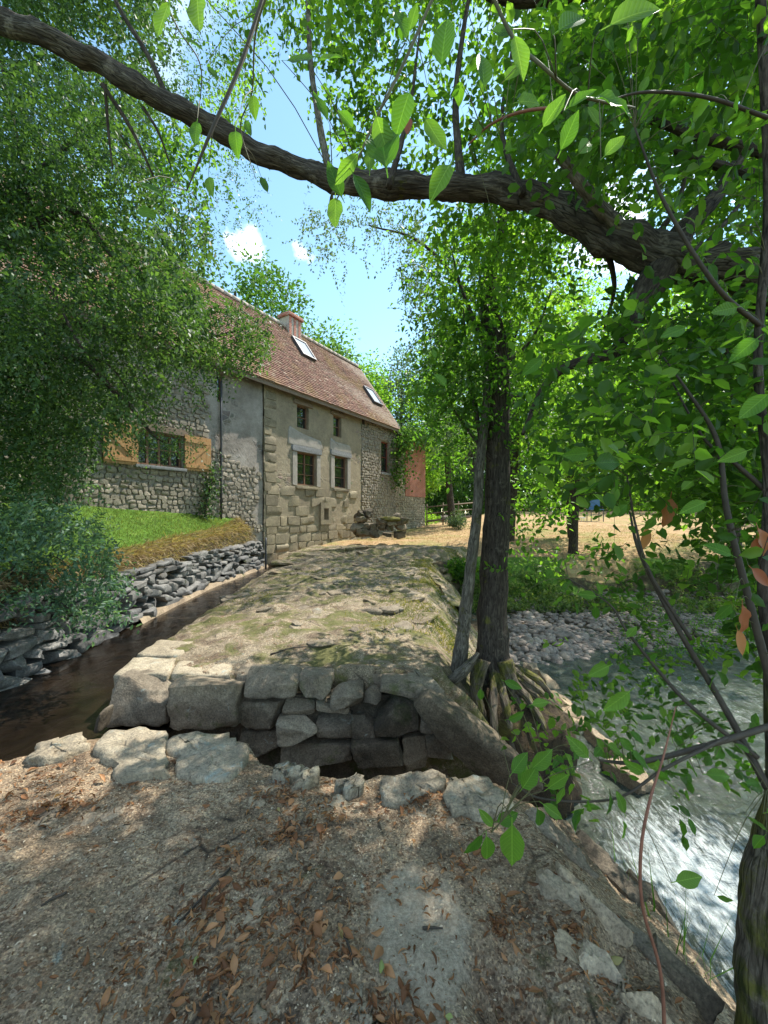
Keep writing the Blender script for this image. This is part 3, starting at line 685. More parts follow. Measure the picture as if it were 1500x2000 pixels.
# rubble stones too small to pick apart: joined
def rubble(name, s0, s1, z0, z1, y, m, parent, holes, cover, seed, zmin=None, size=(.1, .28)):
    acc = Acc(); z = z0
    while z < z1:
        h = rnd.uniform(.09, .17); s = s0+rnd.random()*.1
        while s < s1:
            w = rnd.uniform(*size); e = min(s+w, s1); c = np.array([[(s+e)/2, z, seed*1.0]])
            g = fbm(c, .55, 3, seed)[0]
            if cover(c[0][0], z, g) and not any(s < q[1]+.02 and e > q[0]-.02 and z < q[3] and z+h > q[2] for q in holes):
                hh = h*rnd.uniform(.35, .62); V, Q = rblock(((s+e)/2, y, z+h/2+rnd.uniform(-.03, .03)), ((e-s)/2*rnd.uniform(.8, 1.08), .025+.022*rnd.random(), hh), .4, .2, 2, rnd.randint(0, 999), roty(rnd.uniform(-.25, .25)), 2.5, 3); acc.add(V, Q=Q)
            s = e
        z += h
    return acc.obj(name, m, parent, smooth=True, kind='stuff', local=True, sharp=35)
rubble('rubble_stones', SB, S1, .2, ZE-.1, .0, M['wallrubble'], wr_, [RO['red'], RO['hole']], lambda s, z, g: g > -.35, 3)
rubble('rubble_stones', -9.5, 0, .9, 5.6, .04, M['wallrubble'], wl, [RO['wide'], RO['slit']], lambda s, z, g: (g > -.3 if s < -2.2 else (z < 3.4+1.5*g and g > -.25)), 4)
# annex at the far end: brick above rubble
SA = s_u(832); SK = s_u(793); ZA = 6.05; ZB = z_uv(812, 970)
an = wall_with_holes('annex_wall', S1+.003, SA, -.5, ZA, [], M['wall_rough'], .1)
rubble('rubble_stones', S1+.02, SA-.02, .2, ZB, .08, M['wallrubble'], an, [], lambda s, z, g: True, 8)
rubble('rubble_stones', S1+.02, SK, ZB, ZA, .08, M['wallrubble'], an, [], lambda s, z, g: g > -.2, 9)
hbox('brick_panel', SK, SA-.02, .03, .12, ZB, ZA-.12, M['brick'])
hbox('annex_side_wall', SA-.2, SA+.003, .103, 4, -.5, ZA, M['wall_rough']); hbox('annex_roof', S1+.01, SA+.2, -.1, 4.2, ZA+.004, ZA+.14, M['tile'])
# roof
sl = math.hypot(YR+.35, ZR-ZE+.42); y_e, z_e = -.35, ZE-.36
dy, dz = (YR-y_e)/sl, (ZR-z_e)/sl
def roofpt(s, t, o=0): return np.array([s, y_e+dy*t-dz*o, z_e+dz*t+dy*o])
V = [roofpt(S0-.2, 0, -.12), roofpt(S1+.15, 0, -.12), roofpt(S1+.15, sl, -.12), roofpt(S0-.2, sl, -.12), roofpt(S0-.2, 0, -.01), roofpt(S1+.15, 0, -.01), roofpt(S1+.15, sl, -.01), roofpt(S0-.2, sl, -.01)]
BQ = np.array([[0, 3, 2, 1], [4, 5, 6, 7], [0, 1, 5, 4], [1, 2, 6, 5], [2, 3, 7, 6], [3, 0, 4, 7]])
ROOF = hob('roof', V, BQ, M['woodgrey'])
V2 = [[a[0], 2*YR-a[1], a[2]-.004] for a in V]; hob('rear_roof_slope', V2, BQ[:, ::-1], M['tile'])
acc = Acc(); nr = int(sl/.125); nc_ = int((S1-S0+.35)/.17)
for r_ in range(nr):
    t0 = r_*.125; t1 = min(t0+.17, sl)
    ss = S0-.2+(np.arange(nc_)+(.5 if r_ % 2 else 0))*.17; jit = R.normal(size=nc_)*.012; lift = .02+.012*R.random(nc_)
    k = nc_; w = .078
    sag = -.012*np.sin((ss-S0)/3.1)-.01*np.sin(ss/1.3+r_*.2)-.02
    A = [np.stack([ss-w, y_e+dy*(t0+jit)-dz*(lift+.014+sag), z_e+dz*(t0+jit)+dy*(lift+.014+sag)], 1), np.stack([ss+w, y_e+dy*(t0+jit)-dz*(lift+.014+sag), z_e+dz*(t0+jit)+dy*(lift+.014+sag)], 1),
         np.stack([ss+w, y_e+dy*t1-dz*(.006+sag), z_e+dz*t1+dy*(.006+sag)], 1), np.stack([ss-w, y_e+dy*t1-dz*(.006+sag), z_e+dz*t1+dy*(.006+sag)], 1),
         np.stack([ss-w, y_e+dy*(t0+jit)-dz*(lift-.012+sag), z_e+dz*(t0+jit)+dy*(lift-.012+sag)], 1), np.stack([ss+w, y_e+dy*(t0+jit)-dz*(lift-.012+sag), z_e+dz*(t0+jit)+dy*(lift-.012+sag)], 1)]
    VV = np.stack(A, 1).reshape(-1, 3); q = np.array([[0, 1, 2, 3], [4, 5, 1, 0]])
    acc.add(VV, Q=(q[None]+(np.arange(k)*6)[:, None, None]).reshape(-1, 4), a=np.repeat(np.clip(R.normal(size=k)*.22+.5, 0, 1), 6))
acc.obj('tiles', M['tile'], ROOF, smooth=False, kind='stuff', local=True)
ns = int((S1-S0)/.4)
for i in range(ns):
    if S0+i*.4 < -9: continue
    V, Q, T, b = tube([(S0+i*.4-.03, YR, ZR-.01), (S0+i*.4+.41, YR, ZR+.01)], [.12, .105], 8, 3); hob('ridge_tile', V, [Q, T], M['ridge'], ROOF, smooth=True)
hbox('eaves_board', S0, S1, -.30, -.26, z_e-.16, z_e+.02, M['woodgrey'], ROOF)
def roof_hit(u, v):                       # where a photo ray meets the roof plane, in roof coordinates
    d = np.array([(u-750)/F, 1, -(v-1000)/F]); o = np.array([-FX0, -FY0, CZ])
    ex = np.array([DX, DY, 0]); ey = np.array([-DY, DX, 0]); lo = np.array([o@ex if False else (o[0]*DX+o[1]*DY), -o[0]*DY+o[1]*DX, CZ]); ld = np.array([d@ex, d@ey, d[2]])
    nn = np.array([0, -dz, dy]); p0 = np.array([0, y_e, z_e]); k = ((p0-lo)@nn)/(ld@nn); h = lo+ld*k
    return h[0], (h[1]-y_e)/dy
for (u, v) in ((592, 683), (727, 775)):
    s, t = roof_hit(u, v); fr = Acc()
    for (a, b, c, d) in ((-.45, -.38, -.62, .62), (.38, .45, -.62, .62), (-.38, .38, .54, .62), (-.38, .38, -.62, -.54)):
        Vb = [roofpt(s+x, t+y, o) for o in (.0, .13) for (x, y) in ((a, c), (b, c), (b, d), (a, d))]
        fr.add(Vb, Q=[[0, 3, 2, 1], [4, 5, 6, 7], [0, 1, 5, 4], [1, 2, 6, 5], [2, 3, 7, 6], [3, 0, 4, 7]])
    sk = bpy.data.objects.new('skylight', None); COL.objects.link(sk); sk.parent = HOUSE
    fr.obj('frame', M['metal'], sk, smooth=False, local=True)
    hob('pane', [roofpt(s+x, t+y, .09) for (x, y) in ((-.38, -.54), (.38, -.54), (.38, .54), (-.38, .54))], [[0, 1, 2, 3]], M['skypane'], sk)
# chimney
Yc = None
def ridge_s(u):
    best = min(np.linspace(-12, 10, 400), key=lambda s: abs(((FX0+DX*s-DY*YR)/(FY0+DY*s+DX*YR))*F+750-u)); return best
cs = ridge_s(568)
ch = hbox('chimney', cs-.42, cs+.42, YR-.28, YR+.32, ZR-.6, ZR+.46, M['ridge'])
hbox('cap', cs-.52, cs+.52, YR-.38, YR+.42, ZR+.46, ZR+.64, M['brick'], ch, bev=.15)
for k in range(3): hbox('brick_strip', cs-.40+k*.3, cs-.26+k*.3, YR-.30, YR-.282, ZR-.4, ZR+.45, M['brick'], ch)
# windows
def window(key, m_frame, bars=(1, 1), lint=None, jamb=None, depth=.16):
    a, b, c, d = RO[key]; y = depth; w = bpy.data.objects.new('window', None); COL.objects.link(w); w.parent = HOUSE
    fr = Acc(); t = .055
    for (x0, x1, z0, z1) in ((a, a+t, c, d), (b-t, b, c, d), (a+t, b-t, c, c+t), (a+t, b-t, d-t, d)): fr.add(*[q for q in box(x0+.002, x1-.002, y-.03, y+.03, z0+.002, z1-.002)])
    for k in range(bars[0]):
        x = a+(b-a)*(k+1)/(bars[0]+1); fr.add(*box(x-.03, x+.03, y-.025, y+.025, c+t, d-t))
    for k in range(bars[1]):
        z = c+(d-c)*(k+1)/(bars[1]+1); fr.add(*box(a+t, b-t, y-.018, y+.018, z-.014, z+.014))
    fr.obj('frame', m_frame, w, smooth=False, local=True)
    hob('pane', [[a, y+.012, c], [b, y+.012, c], [b, y+.012, d], [a, y+.012, d]], [[0, 1, 2, 3]], M['pane'], w)
    if lint:
        e, h, m = lint; hbox('lintel', a-e, b+e, -.07, .1, d+.005, d+h, m, w, bev=.12)
    return w
window('upper1', M['frame'], (0, 1), (.22, .16, M['woodgrey'])); window('upper2', M['frame'], (0, 1), (.22, .16, M['woodgrey']))
w3 = window('lower1', M['frame'], (1, 2), (.32, .24, M['lintel'])); w4 = window('lower2', M['frame'], (0, 2), (.3, .24, M['lintel']))
for key, w in (('lower1', w3), ('lower2', w4)):
    a, b, c, d = RO[key]
    hbox('jamb', a-.26, a-.004, -.035, .1, c-.05, d, M['plasterwhite'], w, bev=.1); hbox('jamb', b+.004, b+.24, -.035, .1, c-.05, d, M['plasterwhite'], w, bev=.1)
    hbox('sill', a-.1, b+.1, -.09, .1, c-.16, c-.055, M['ashlar'], w, bev=.12)
a, b, c, d = RO['lower1']; V, Q, T = pillow([(a-.5, d+.24), (b+.45, d+.24), (b+.3, d+.62), (a+.3, d+.75), (a-.45, d+.95)], (1, 0, 0), (0, 0, 1), (0, -1, 0), (0, 0, 0), .012, .006, 2, 20, .02)
hob('plaster_patch', V, [Q, T], M['plasterwhite'], smooth=True)
a, b, c, d = RO['lower2']; V, Q, T = pillow([(a-.3, d+.24), (b+.35, d+.24), (b+.25, d+.6), (a-.1, d+.62), (a-.25, d+.8)], (1, 0, 0), (0, 0, 1), (0, -1, 0), (0, 0, 0), .012, .006, 3, 20, .02)
hob('plaster_patch', V, [Q, T], M['plasterwhite'], smooth=True)
window('red', M['framered'], (0, 1)); a, b, c, d = RO['red']; hbox('sill', a-.1, b+.1, -.1, .1, c-.14, c-.01, M['lintel'], bev=.1)
window('slit', M['frame'], (0, 0)); 
a, b, c, d = RO['niche']; nf = Acc()
for q in ((a-.2, a-.002, c-.2, d+.25), (b+.002, b+.2, c-.2, d+.25), (a, b, d+.003, d+.25), (a, b, c-.2, c-.003)): nf.add(*box(q[0], q[1], -.12, .0, q[2], q[3]))
nf.obj('niche_surround', M['ashlar'], HOUSE, smooth=False, local=True)
hbox('niche_back', a-.02, b+.02, .26, .3, c-.02, d+.02, M['darkrock'])
a, b, c, d = RO['hole']; hbox('vent_back', a-.02, b+.02, .28, .31, c-.02, d+.02, M['darkrock'])
ww = window('wide', M['frame'], (3, 1))
a, b, c, d = RO['wide']; hbox('sill', a-.1, b+.1, -.08, .1, c-.1, c-.01, M['lintel'], ww, bev=.1); hbox('lintel', a-.2, b+.2, -.02, .1, d+.005, d+.2, M['woodgrey'], ww, bev=.1)
for (hx, sgn, wd) in ((a-.01, -1, .82), (b+.02, 1, .86)):
    sh = bpy.data.objects.new('shutter', None); COL.objects.link(sh); sh.parent = HOUSE; sh.location = (hx, -.0, 0)
    npl = 5
    for k in range(npl):
        x0 = sgn*(k*wd/npl); x1 = sgn*((k+1)*wd/npl-.008); V, Q = box(min(x0, x1), max(x0, x1), -.055, -.025, c-.05, d+.06); mobj('plank', V, Q, M['wood'], sh, False, local=True)
    for z_ in (c+.08, d-.1): V, Q = box(min(0, sgn*wd)+.02, max(0, sgn*wd)-.02, -.08, -.056, z_-.05, z_+.05); mobj('batten', V, Q, M['wood'], sh, False, local=True)
    L0 = np.array([sgn*.06, c+.13]); L1 = np.array([sgn*(wd-.08), d-.15]); nrm_ = np.array([-(L1-L0)[1], (L1-L0)[0]]); nrm_ /= np.linalg.norm(nrm_); nrm_ *= .045
    qq = [L0+nrm_, L1+nrm_, L1-nrm_, L0-nrm_]; V = [[p[0], y, p[1]] for y in (-.078, -.0565) for p in qq]
    mobj('brace', V, [[0, 1, 2, 3], [4, 7, 6, 5], [0, 4, 5, 1], [1, 5, 6, 2], [2, 6, 7, 3], [3, 7, 4, 0]], M['wood'], sh, False, local=True)
V, Q, T, b_ = tube([(s_u(431), -.03, 1.2), (s_u(431), -.03, 5.8)], [.035, .035], 8, 4); hob('downpipe', V, [Q, T], M['metal'], smooth=True)

# ivy over the annex and creeper beside the shutter
def creeper(name, pts, n, label, m, spread, size=.09):
    base = pts[0]; t = thing(name, base, label, 'plant'); acc = Acc()
    tobj('stem', pts, [.03, .012], M['bark_dark'], t, 6, 14)
    c = spline(pts, n)+R.normal(size=(n, 3))*spread; nn = np.tile([DY, -DX, .5], (n, 1))+R.normal(size=(n, 3))*.5
    leaves(acc, c, R.normal(size=(n, 3))+np.array([0, 0, -.8]), nn, size*(.6+.8*R.random(n)), .9, T_FOLD); acc.obj('foliage', m, t, kind='stuff'); return t
def FP(s, z, o=.12): return np.array([FX0+DX*s+DY*o, FY0+DY*s-DX*o, z])
s4 = s_u(395)
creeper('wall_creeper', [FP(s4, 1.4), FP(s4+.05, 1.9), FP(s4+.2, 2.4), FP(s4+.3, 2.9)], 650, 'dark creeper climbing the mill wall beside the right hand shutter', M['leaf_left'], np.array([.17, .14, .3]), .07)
creeper('ivy', [FP(S1-.2, 3.2), FP(S1+.1, 5.4, .2), FP(S1+1.2, 6.1, .1), FP(SA-.3, 6.3, .1)], 2600, 'ivy spilling over the top of the far brick annex', M['leaf_far'], np.array([.45, .4, .35]), .14)

# ------------------------------------------------------------------ stonework by the water
RW = thing('retaining_wall', (XL(8), 8, -.36), 'rough dry stone retaining wall on the lawn side of the mill race', 'stone wall')
k = 0; y = 2.6
rows = []
z = -.5
while z < .52:
    h = rnd.uniform(.12, .2) if z < .1 else rnd.uniform(.08, .13); y = 2.2+rnd.random()*.2
    while y < 14.0:
        w = rnd.uniform(.12, .55)*(1.1 if z < 0 else .85); lean = .16*(z+.5)+rnd.uniform(-.03, .05)
        if rnd.random() < .93:
            V, Q = rblock((XL(y+w/2)-.08-lean, y+w/2, z+h/2+rnd.uniform(-.02, .02)), (.13+rnd.random()*.09, w/2*rnd.uniform(.9, 1.1), h/2*rnd.uniform(.8, 1.35)), .3, .25, 4, k, rotz(rnd.uniform(-.3, .3))@rotx(rnd.uniform(-.25, .25)), 2.0, 5)
            if k < 300: mobj('stone', V, Q, M['greystone'], RW, sharp=35)
            else: rows.append((V, Q))
            k += 1
        y += w
    z += h
if rows:
    acc = Acc()
    for V, Q in rows: acc.add(V, Q=Q)
    acc.obj('small_stones', M['greystone'], RW, kind='stuff')
V, Q = grid(np.linspace(-.14, .2, 4), np.linspace(6.8, 14.0, 60), lambda x, y: -.29+.03*fbm(xyz(x, y), 2.5, 3, 71)-.2*(x > .18)); V[:, 0] += XL(V[:, 1])
o = mobj('footing_ledge', V, Q, M['ledge'], RW); o['label'] = 'pale mortar ledge at the foot of the wall'
post = tobj('iron_post', [P(519, 1112, 13.2), P(519, 1078, 13.2), P(519, 1050, 13.2)], [.035, .035, .035], M['metal'], None, 8, 5); tag(post, 'thin black iron post where the retaining wall meets the mill', 'post')

# stones standing out of the causeway and the ledges at its far end
cz = bpy.data.objects['stone_causeway']
for i in range(95):
    y = R.uniform(4.2, 13.5)**1.0; x = R.uniform(float(XR(y))+.1, float(XS(y))+.5); w = R.uniform(.05, .16)*(1+y*.06)
    if x > float(XS(y))-.25: w *= 1.4
    z = float(z2(np.array([x]), np.array([y]))[0]); V, Q = rblock((x, y, z-w*.13), (w, w*R.uniform(.5, .9), w*.3), .3, .3, 5, i+600, rotz(R.uniform(0, 3.1))@rotx(R.uniform(-.15, .15)), 2.5, 6)
    mobj('embedded_stone', V, Q, M['block'] if i % 3 else M['slab2'], cz, sharp=40)
for i, (u, v, Y, a, b, h) in enumerate([(600, 1078, 12.6, .55, .4, .10), (640, 1066, 13.6, .6, .4, .09), (665, 1084, 12.0, .5, .3, .10), (720, 1082, 12.1, .55, .3, .10), (775, 1086, 12.0, .5, .35, .12), (560, 1100, 11.2, .4, .4, .09), (700, 1062, 14.0, .6, .4, .08), (550, 1120, 10.0, .35, .4, .09), (815, 1092, 12.3, .4, .4, .14)]):
    p = P(u, v, Y); z = float(z2(p[:1], p[1:2])[0]); V, Q = rblock((p[0], p[1], z+.0), (a, b, h), .25, .3, 8, i+720, rotz(rnd.uniform(-.4, .4)), 2.2, 6); mobj('ledge_stone', V, Q, M['slab2'], cz, sharp=40)
# upstream face of the causeway: big blocks traced one by one.  (u0,u1,v0,v1, setback, material)
CW = thing('causeway_wall', (-.5, 3.5, -.8), 'old block wall across the sluice gap between the two stone platforms', 'stone wall')
def uz(zx, zy): return 180+zx/1.7045, 1250+zy/1.7045
blocks = [(30, 240, 145, 292, 0, 'block', .26), (247, 478, 142, 300, -.05, 'block', .28), (500, 676, 112, 196, .0, 'block', .5), (478, 640, 200, 300, .08, 'block', .4), (680, 790, 125, 196, .0, 'block', .5),
          (636, 736, 204, 266, .06, 'block', .5), (790, 900, 165, 235, -.02, 'block', .45), (744, 860, 250, 330, .05, 'darkrock', .4), (612, 740, 270, 358, -.04, 'palerock', .25), (742, 850, 198, 246, .04, 'block', .5), (900, 960, 175, 245, -.02, 'block', .5),
          (860, 940, 250, 330, .08, 'darkrock', .5), (948, 1092, 195, 330, -.03, 'darkrock', .42), (1092, 1196, 232, 310, -.06, 'block', .4), (620, 862, 338, 440, .02, 'darkrock', .4), (866, 1030, 340, 460, -.02, 'darkrock', .5),
          (1034, 1110, 330, 440, .05, 'darkrock', .5), (480, 610, 302, 410, .1, 'darkrock', .45), (250, 478, 304, 420, .16, 'darkrock', .4), (40, 240, 296, 420, .12, 'darkrock', .4), (1100, 1200, 312, 430, .1, 'darkrock', .5), (962, 1100, 150, 200, -.02, 'block', .5)]
for i, (a, b, c, d, sb, mm, rr) in enumerate(blocks):
    if mm == 'darkrock' and i % 3: mm = 'block'
    u0, v0 = uz(a, c); u1, v1 = uz(b, d); Y = 3.46+sb+ .0*(u0); 
    p0 = P(u0, v0, Y); p1 = P(u1, v1, Y); dpt = .3 if i > 1 else .42
    p0[2] -= .03
    cx = (p0+p1)/2+np.array([0, dpt/2, 0])
    V, Q = rblock(cx, ((p1[0]-p0[0])/2+.006, dpt/2, (p0[2]-p1[2])/2+.008), .2 if i > 1 else .16, .11, 14, i*3+1, roty(rnd.uniform(-.08, .08))@rotz(rnd.uniform(-.08, .08)), 2.2, 6 if i > 1 else 4)
    mobj('stone', V, Q, M[mm], CW, sharp=38)
V, Q = box(-2.35, .35, 3.66, 3.8, -1.4, -.12); mobj('core', V, Q, M['darkrock'], CW, False)
# paving stones set in the causeway's head
for i, (poly) in enumerate([[(225, 1318), (330, 1320), (345, 1288), (262, 1284)], [(335, 1318), (450, 1322), (455, 1300), (350, 1290)], [(268, 1280), (350, 1284), (378, 1255), (310, 1250)], [(460, 1322), (575, 1335), (560, 1300), (470, 1298)],
                           [(690, 1270), (790, 1300), (800, 1330), (720, 1320), (670, 1290)], [(800, 1300), (870, 1350), (860, 1375), (790, 1335)]]):
    pts = np.array([PZ(u, v, .02)[:2] for u, v in poly]); 
    V, Q, T = pillow(pts, (1, 0, 0), (0, 1, 0), (0, 0, 1), (0, 0, .0), .035, .02, i+3, 22, .1)
    o = mobj('paving_stone', V, [Q, T], M['palerock'] if i < 3 else M['block'], bpy.data.objects['stone_causeway'])
# rim stones and half buried stones on the near slab
rim = [[(55, 1478), (75, 1450), (120, 1432), (165, 1428), (172, 1448), (130, 1470), (80, 1482)], [(185, 1445), (215, 1420), (265, 1415), (325, 1425), (335, 1470), (325, 1508), (240, 1505), (200, 1470)],
       [(335, 1470), (335, 1432), (440, 1428), (480, 1450), (488, 1470), (450, 1512), (345, 1513)], [(540, 1500), (545, 1484), (560, 1480), (575, 1490), (570, 1510)], [(570, 1500), (615, 1490), (625, 1505), (600, 1525), (575, 1522)],
       [(655, 1520), (700, 1508), (710, 1525), (680, 1540)], [(738, 1545), (745, 1512), (800, 1500), (868, 1505), (872, 1525), (830, 1545), (770, 1560)], [(865, 1545), (880, 1510), (940, 1510), (990, 1540), (1005, 1570), (950, 1585), (885, 1575)],
       [(60, 1600), (100, 1560), (120, 1565), (95, 1605)], [(95, 1615), (150, 1570), (215, 1533), (222, 1560), (160, 1605), (110, 1620)], [(170, 1645), (200, 1580), (265, 1540), (280, 1560), (250, 1610), (200, 1650)],
       [(475, 1540), (520, 1515), (540, 1530), (520, 1560), (480, 1565)], [(590, 1560), (660, 1545), (720, 1560), (700, 1580), (610, 1582)], [(470, 1700), (505, 1698), (510, 1780), (475, 1790)], [(655, 1960), (690, 1900), (720, 1915), (745, 1990), (690, 2010)],
       [(1010, 1970), (1060, 1950), (1110, 1975), (1090, 2030), (1020, 2030)], [(1180, 1920), (1215, 1905), (1240, 1935), (1205, 1955)], [(1170, 1800), (1215, 1810), (1230, 1850), (1180, 1855)], [(860, 1580), (905, 1565), (930, 1600), (880, 1615)],
       [(430, 1915), (500, 1900), (520, 1960), (440, 1980)], [(240, 1640), (275, 1630), (300, 1660), (250, 1680)]]
dam = bpy.data.objects['stone_dam']
for i, poly in enumerate(rim):
    up = i < 8; pts = np.array([PZ(u, v, 0.02 if up else 0)[:2] for u, v in poly])
    zc = float(z1(*pts.mean(0))) if not up else .0
    if i > 8: zc -= .012
    if up: zc = -.035
    V, Q, T = pillow(pts, (1, 0, 0), (0, 1, 0), (0, 0, 1), (0, 0, zc), .045 if up else .008, .04 if up else .03, i+9, 34, .25)
    mobj('rim_stone' if up else 'embedded_stone', V, [Q, T], M['palerock'] if up else M['granite'], dam)
# layered rocks on the slope down to the river
for i, (u, v, l, w, h, a, mm) in enumerate([(1100, 1660, .34, .12, .08, -.95, 'block'), (1180, 1700, .42, .14, .09, -.9, 'darkrock'), (1270, 1760, .40, .13, .10, -.85, 'darkrock'), (1350, 1830, .36, .12, .10, -.85, 'block'), (1150, 1760, .30, .11, .07, -.8, 'granite'), (1230, 1830, .26, .12, .07, -.7, 'block'), (1310, 1900, .26, .10, .08, -.8, 'darkrock'),
     (1090, 1740, .18, .09, .05, -.6, 'granite'), (1060, 1620, .20, .09, .06, -1.1, 'block'), (1180, 1900, .18, .10, .06, -.5, 'granite'), (1380, 1950, .2, .1, .08, -.8, 'block'), (1120, 1860, .14, .09, .05, -.3, 'granite'), (1260, 1970, .16, .09, .06, -.5, 'granite'), (1220, 1660, .22, .08, .08, -1.0, 'darkrock')]):
    d = np.array([(u-750)/F, 1, -(v-1000)/F]); k = .8
    while k < 4 and CZ+d[2]*k > float(z1(np.array([d[0]*k]), np.array([k]))[0]): k += .02
    V, Q = rblock(np.array([0, 0, CZ])+d*k+np.array([0, 0, -h*.35]), (l/2, w/2, h), .25, .3, 10, i+400, rotz(a)@roty(.35), 2.6, 6); mobj('embedded_stone', V, Q, M[mm], dam, sharp=40)
# long dark sloping rock right of the block wall
V, Q = rblock(P(925, 1450, 3.25), (.56, .24, .17), .35, .16, 14, 71, roty(.62)@rotz(-.1), 2.2, 7); tag(mobj('sloping_rock', V, Q, M['darkrock'], sharp=38), 'long dark rock slanting down from the block wall to the roots', 'rock')
V, Q = rblock(P(887, 1372, 3.9), (.07, .10, .12), .45, .12, 6, 72, roty(.4)); tag(mobj('small_rock', V, Q, M['greystone']), 'small grey rock wedged beside the thin tree trunk', 'rock')
V, Q = rblock(P(205, 1402, 3.38), (.02, .10, .09), .3, .2, 7, 73, roty(.15), 2.5, 4); tag(mobj('sluice_board', V, Q, M['darkrock'], sharp=40), 'grey sluice board at the left corner of the block wall', 'board')
# weir wall in the river
WE = thing('weir_wall', (2.7, 5, -1.4), 'low pale stone weir running through the river beside the roots', 'stone wall')
for i, y in enumerate(np.arange(4.0, 7.0, .55)):
    V, Q = rblock((2.62+.06*math.sin(i*2.1)+.03*(y-3.5), y+.31, -1.33), (.10+.07*rnd.random(), .30, .15), .3, .3, 10, i+50, rotz(rnd.uniform(-.15, .15)), 2.5, 6); mobj('stone', V, Q, M['ledge'], WE, sharp=40)
# mossy stone block by the mill and the pale ramp
LB = thing('stone_steps', P(740, 1050, 16.5), 'mossy broken stone block at the foot of the mill', 'stone block')
for i in range(34):
    u = rnd.uniform(694, 786); lay = i//9; Y = 16.7+rnd.uniform(-.15, .35); w = rnd.uniform(.16, .42); v = 1050-lay*12+rnd.uniform(-3, 3)
    if lay == 3: u = rnd.choice((705, 720, 755, 775))
    V, Q = rblock(P(u, v-8, Y), (w*.7, w*.6, rnd.uniform(.12, .2)), .3, .25, 5, i+90, rotz(rnd.uniform(-.6, .6)), 2.5, 7); mobj('stone', V, Q, M['darkrock' if rnd.random() < .7 else 'block'], LB, sharp=40)
M['mosshalf'] = rock_mat('thick_moss', (.2, .18, .08), (.12, .11, .05), (.06, .055, .03), .7, (.16, .15, .03), bump=1, bd=.03)
V, Q = rblock(P(760, 1014, 16.6), (.5, .35, .11), .7, .3, 9, 95, None, 3, 3); mobj('moss_cushion', V, Q, M['mosshalf'], LB)
ra = Acc(); pth = [(805, 1112, 10.6), (840, 1118, 10.2), (868, 1145, 9.4), (895, 1185, 8.3)]
for (u, v, Y), wd in zip(pth, (.1, .18, .2, .22)): pass
pp = spline([P(*q) for q in pth], 14); side = np.array([.9, .35, -.25]); VV = np.concatenate([pp-side*.16, pp+side*.16, pp+side*.16-np.array([0, 0, .25]), pp-side*.16-np.array([0, 0, .25])]); k = 14
Qr = [[j*k+i, j*k+i+1, ((j+1) % 4)*k+i+1, ((j+1) % 4)*k+i] for j in range(4) for i in range(k-1)]
VV = VV+fbm(VV, 4, 3, 5)[:, None]*.04
tag(mobj('stone_kerb', VV, Qr, M['slab2'], smooth=False), 'pale curved stone kerb on the river side of the causeway', 'kerb')

# river stones
def rock_proto(i, m, div=3): V, Q = rblock((0, 0, 0), (1, .75, .5), .9, .16, div, i+200); return raw_mesh('river_stone', V, Q, m)
protos = [rock_proto(i, M['pebble']) for i in range(6)]
acc = Acc(); cnt = 0; base = [rblock((0, 0, 0), (1, .75, .5), .9, .16, 2, i+300) for i in range(6)]
tries = 0; big = []
while tries < 5200:
    tries += 1
    u = R.uniform(985, 1480); v = R.uniform(1135, 1330); q = PZ(u, v, -1.28); x, y = q[0], q[1]
    if x < XS(y)+.8 or (v > 1275 and u > 1150 and R.random() < .8): continue
    z = float(zt(np.array([x]), np.array([y]))[0])
    if z > -1.0 or y > 13: continue
    s = R.uniform(.04, .10)*(1.5 if R.random() < .15 else 1)
    if s > .105 and len(big) < 130: big.append((x, y, z, s)); continue
    V, Q = base[tries % 6]; acc.add(V@(rotz(R.uniform(0, 6.3))*s).T+np.array([x, y, z+s*.2]), Q=Q)
tag(acc.obj('river_pebbles', M['pebble'], kind='stuff'), 'pale pebbles covering the dry part of the riverbed', 'pebbles')
for i, (x, y, z, s) in enumerate(big):
    o = link('river_stone', protos[i % 6]); o.location = (x, y, z+s*.2); o.scale = (s, s, s); o.rotation_euler = (R.uniform(-.3, .3), R.uniform(-.3, .3), R.uniform(0, 6.3))
    w_ = 'under the weedy far bank' if y > 9.8 else ('close behind the dark tree trunk' if x < 4.2 else 'out in the middle of the riverbed'); tag(o, ('large' if s > .125 else 'fist sized')+' pale stone lying '+w_, 'stone', 'larger stones in the riverbed')

# ------------------------------------------------------------------ trees close by
# 1. the tree whose long limb arches over the whole view
def fol(name, root, m, mstem, sets, stems=True, bare=False):
    acc = Acc(); st = Acc() if stems else None
    for (c, length, nl, size, wr, droop, dirv, tmpl) in sets:
        n = len(c); d = rdir(n)*.8+np.array(dirv)
        t0 = np.clip(fbm(c, 1.1, 2, 77)*.9+.5, 0, 1)
        twigs(acc, st, c, d, length*(.7+.6*R.random(n)), nl, size, wr, tmpl, droop, t0)
    acc.obj(name, m, root, kind='stuff')
    if stems: st.obj('twigs', mstem, root, kind='stuff')
T1 = thing('arching_tree', (3.6, 2.4, -1.0), 'leaning tree at the right whose long bark limb arches across the sky', 'tree')
tobj('trunk', [(3.9, 2.6, -1.4), (3.6, 2.5, .5), (3.2, 2.45, 2.2), P(1620, 600, 2.45), P(1520, 575, 2.42)], [.24, .2, .18, .16, .14], M['bark_dark'], T1, 14, 30, .2)
limb = [P(1560, 590, 2.45), P(1430, 530, 2.4), P(1330, 510, 2.35), P(1230, 478, 2.35), P(1130, 425, 2.4), P(1060, 392, 2.45), P(960, 366, 2.5), P(850, 362, 2.55), P(740, 362, 2.6), P(660, 358, 2.62), P(590, 328, 2.62), P(500, 292, 2.6), P(420, 248, 2.55), P(310, 195, 2.5), P(200, 132, 2.45), P(100, 82, 2.4), P(0, 45, 2.4), P(-180, -20, 2.4)]
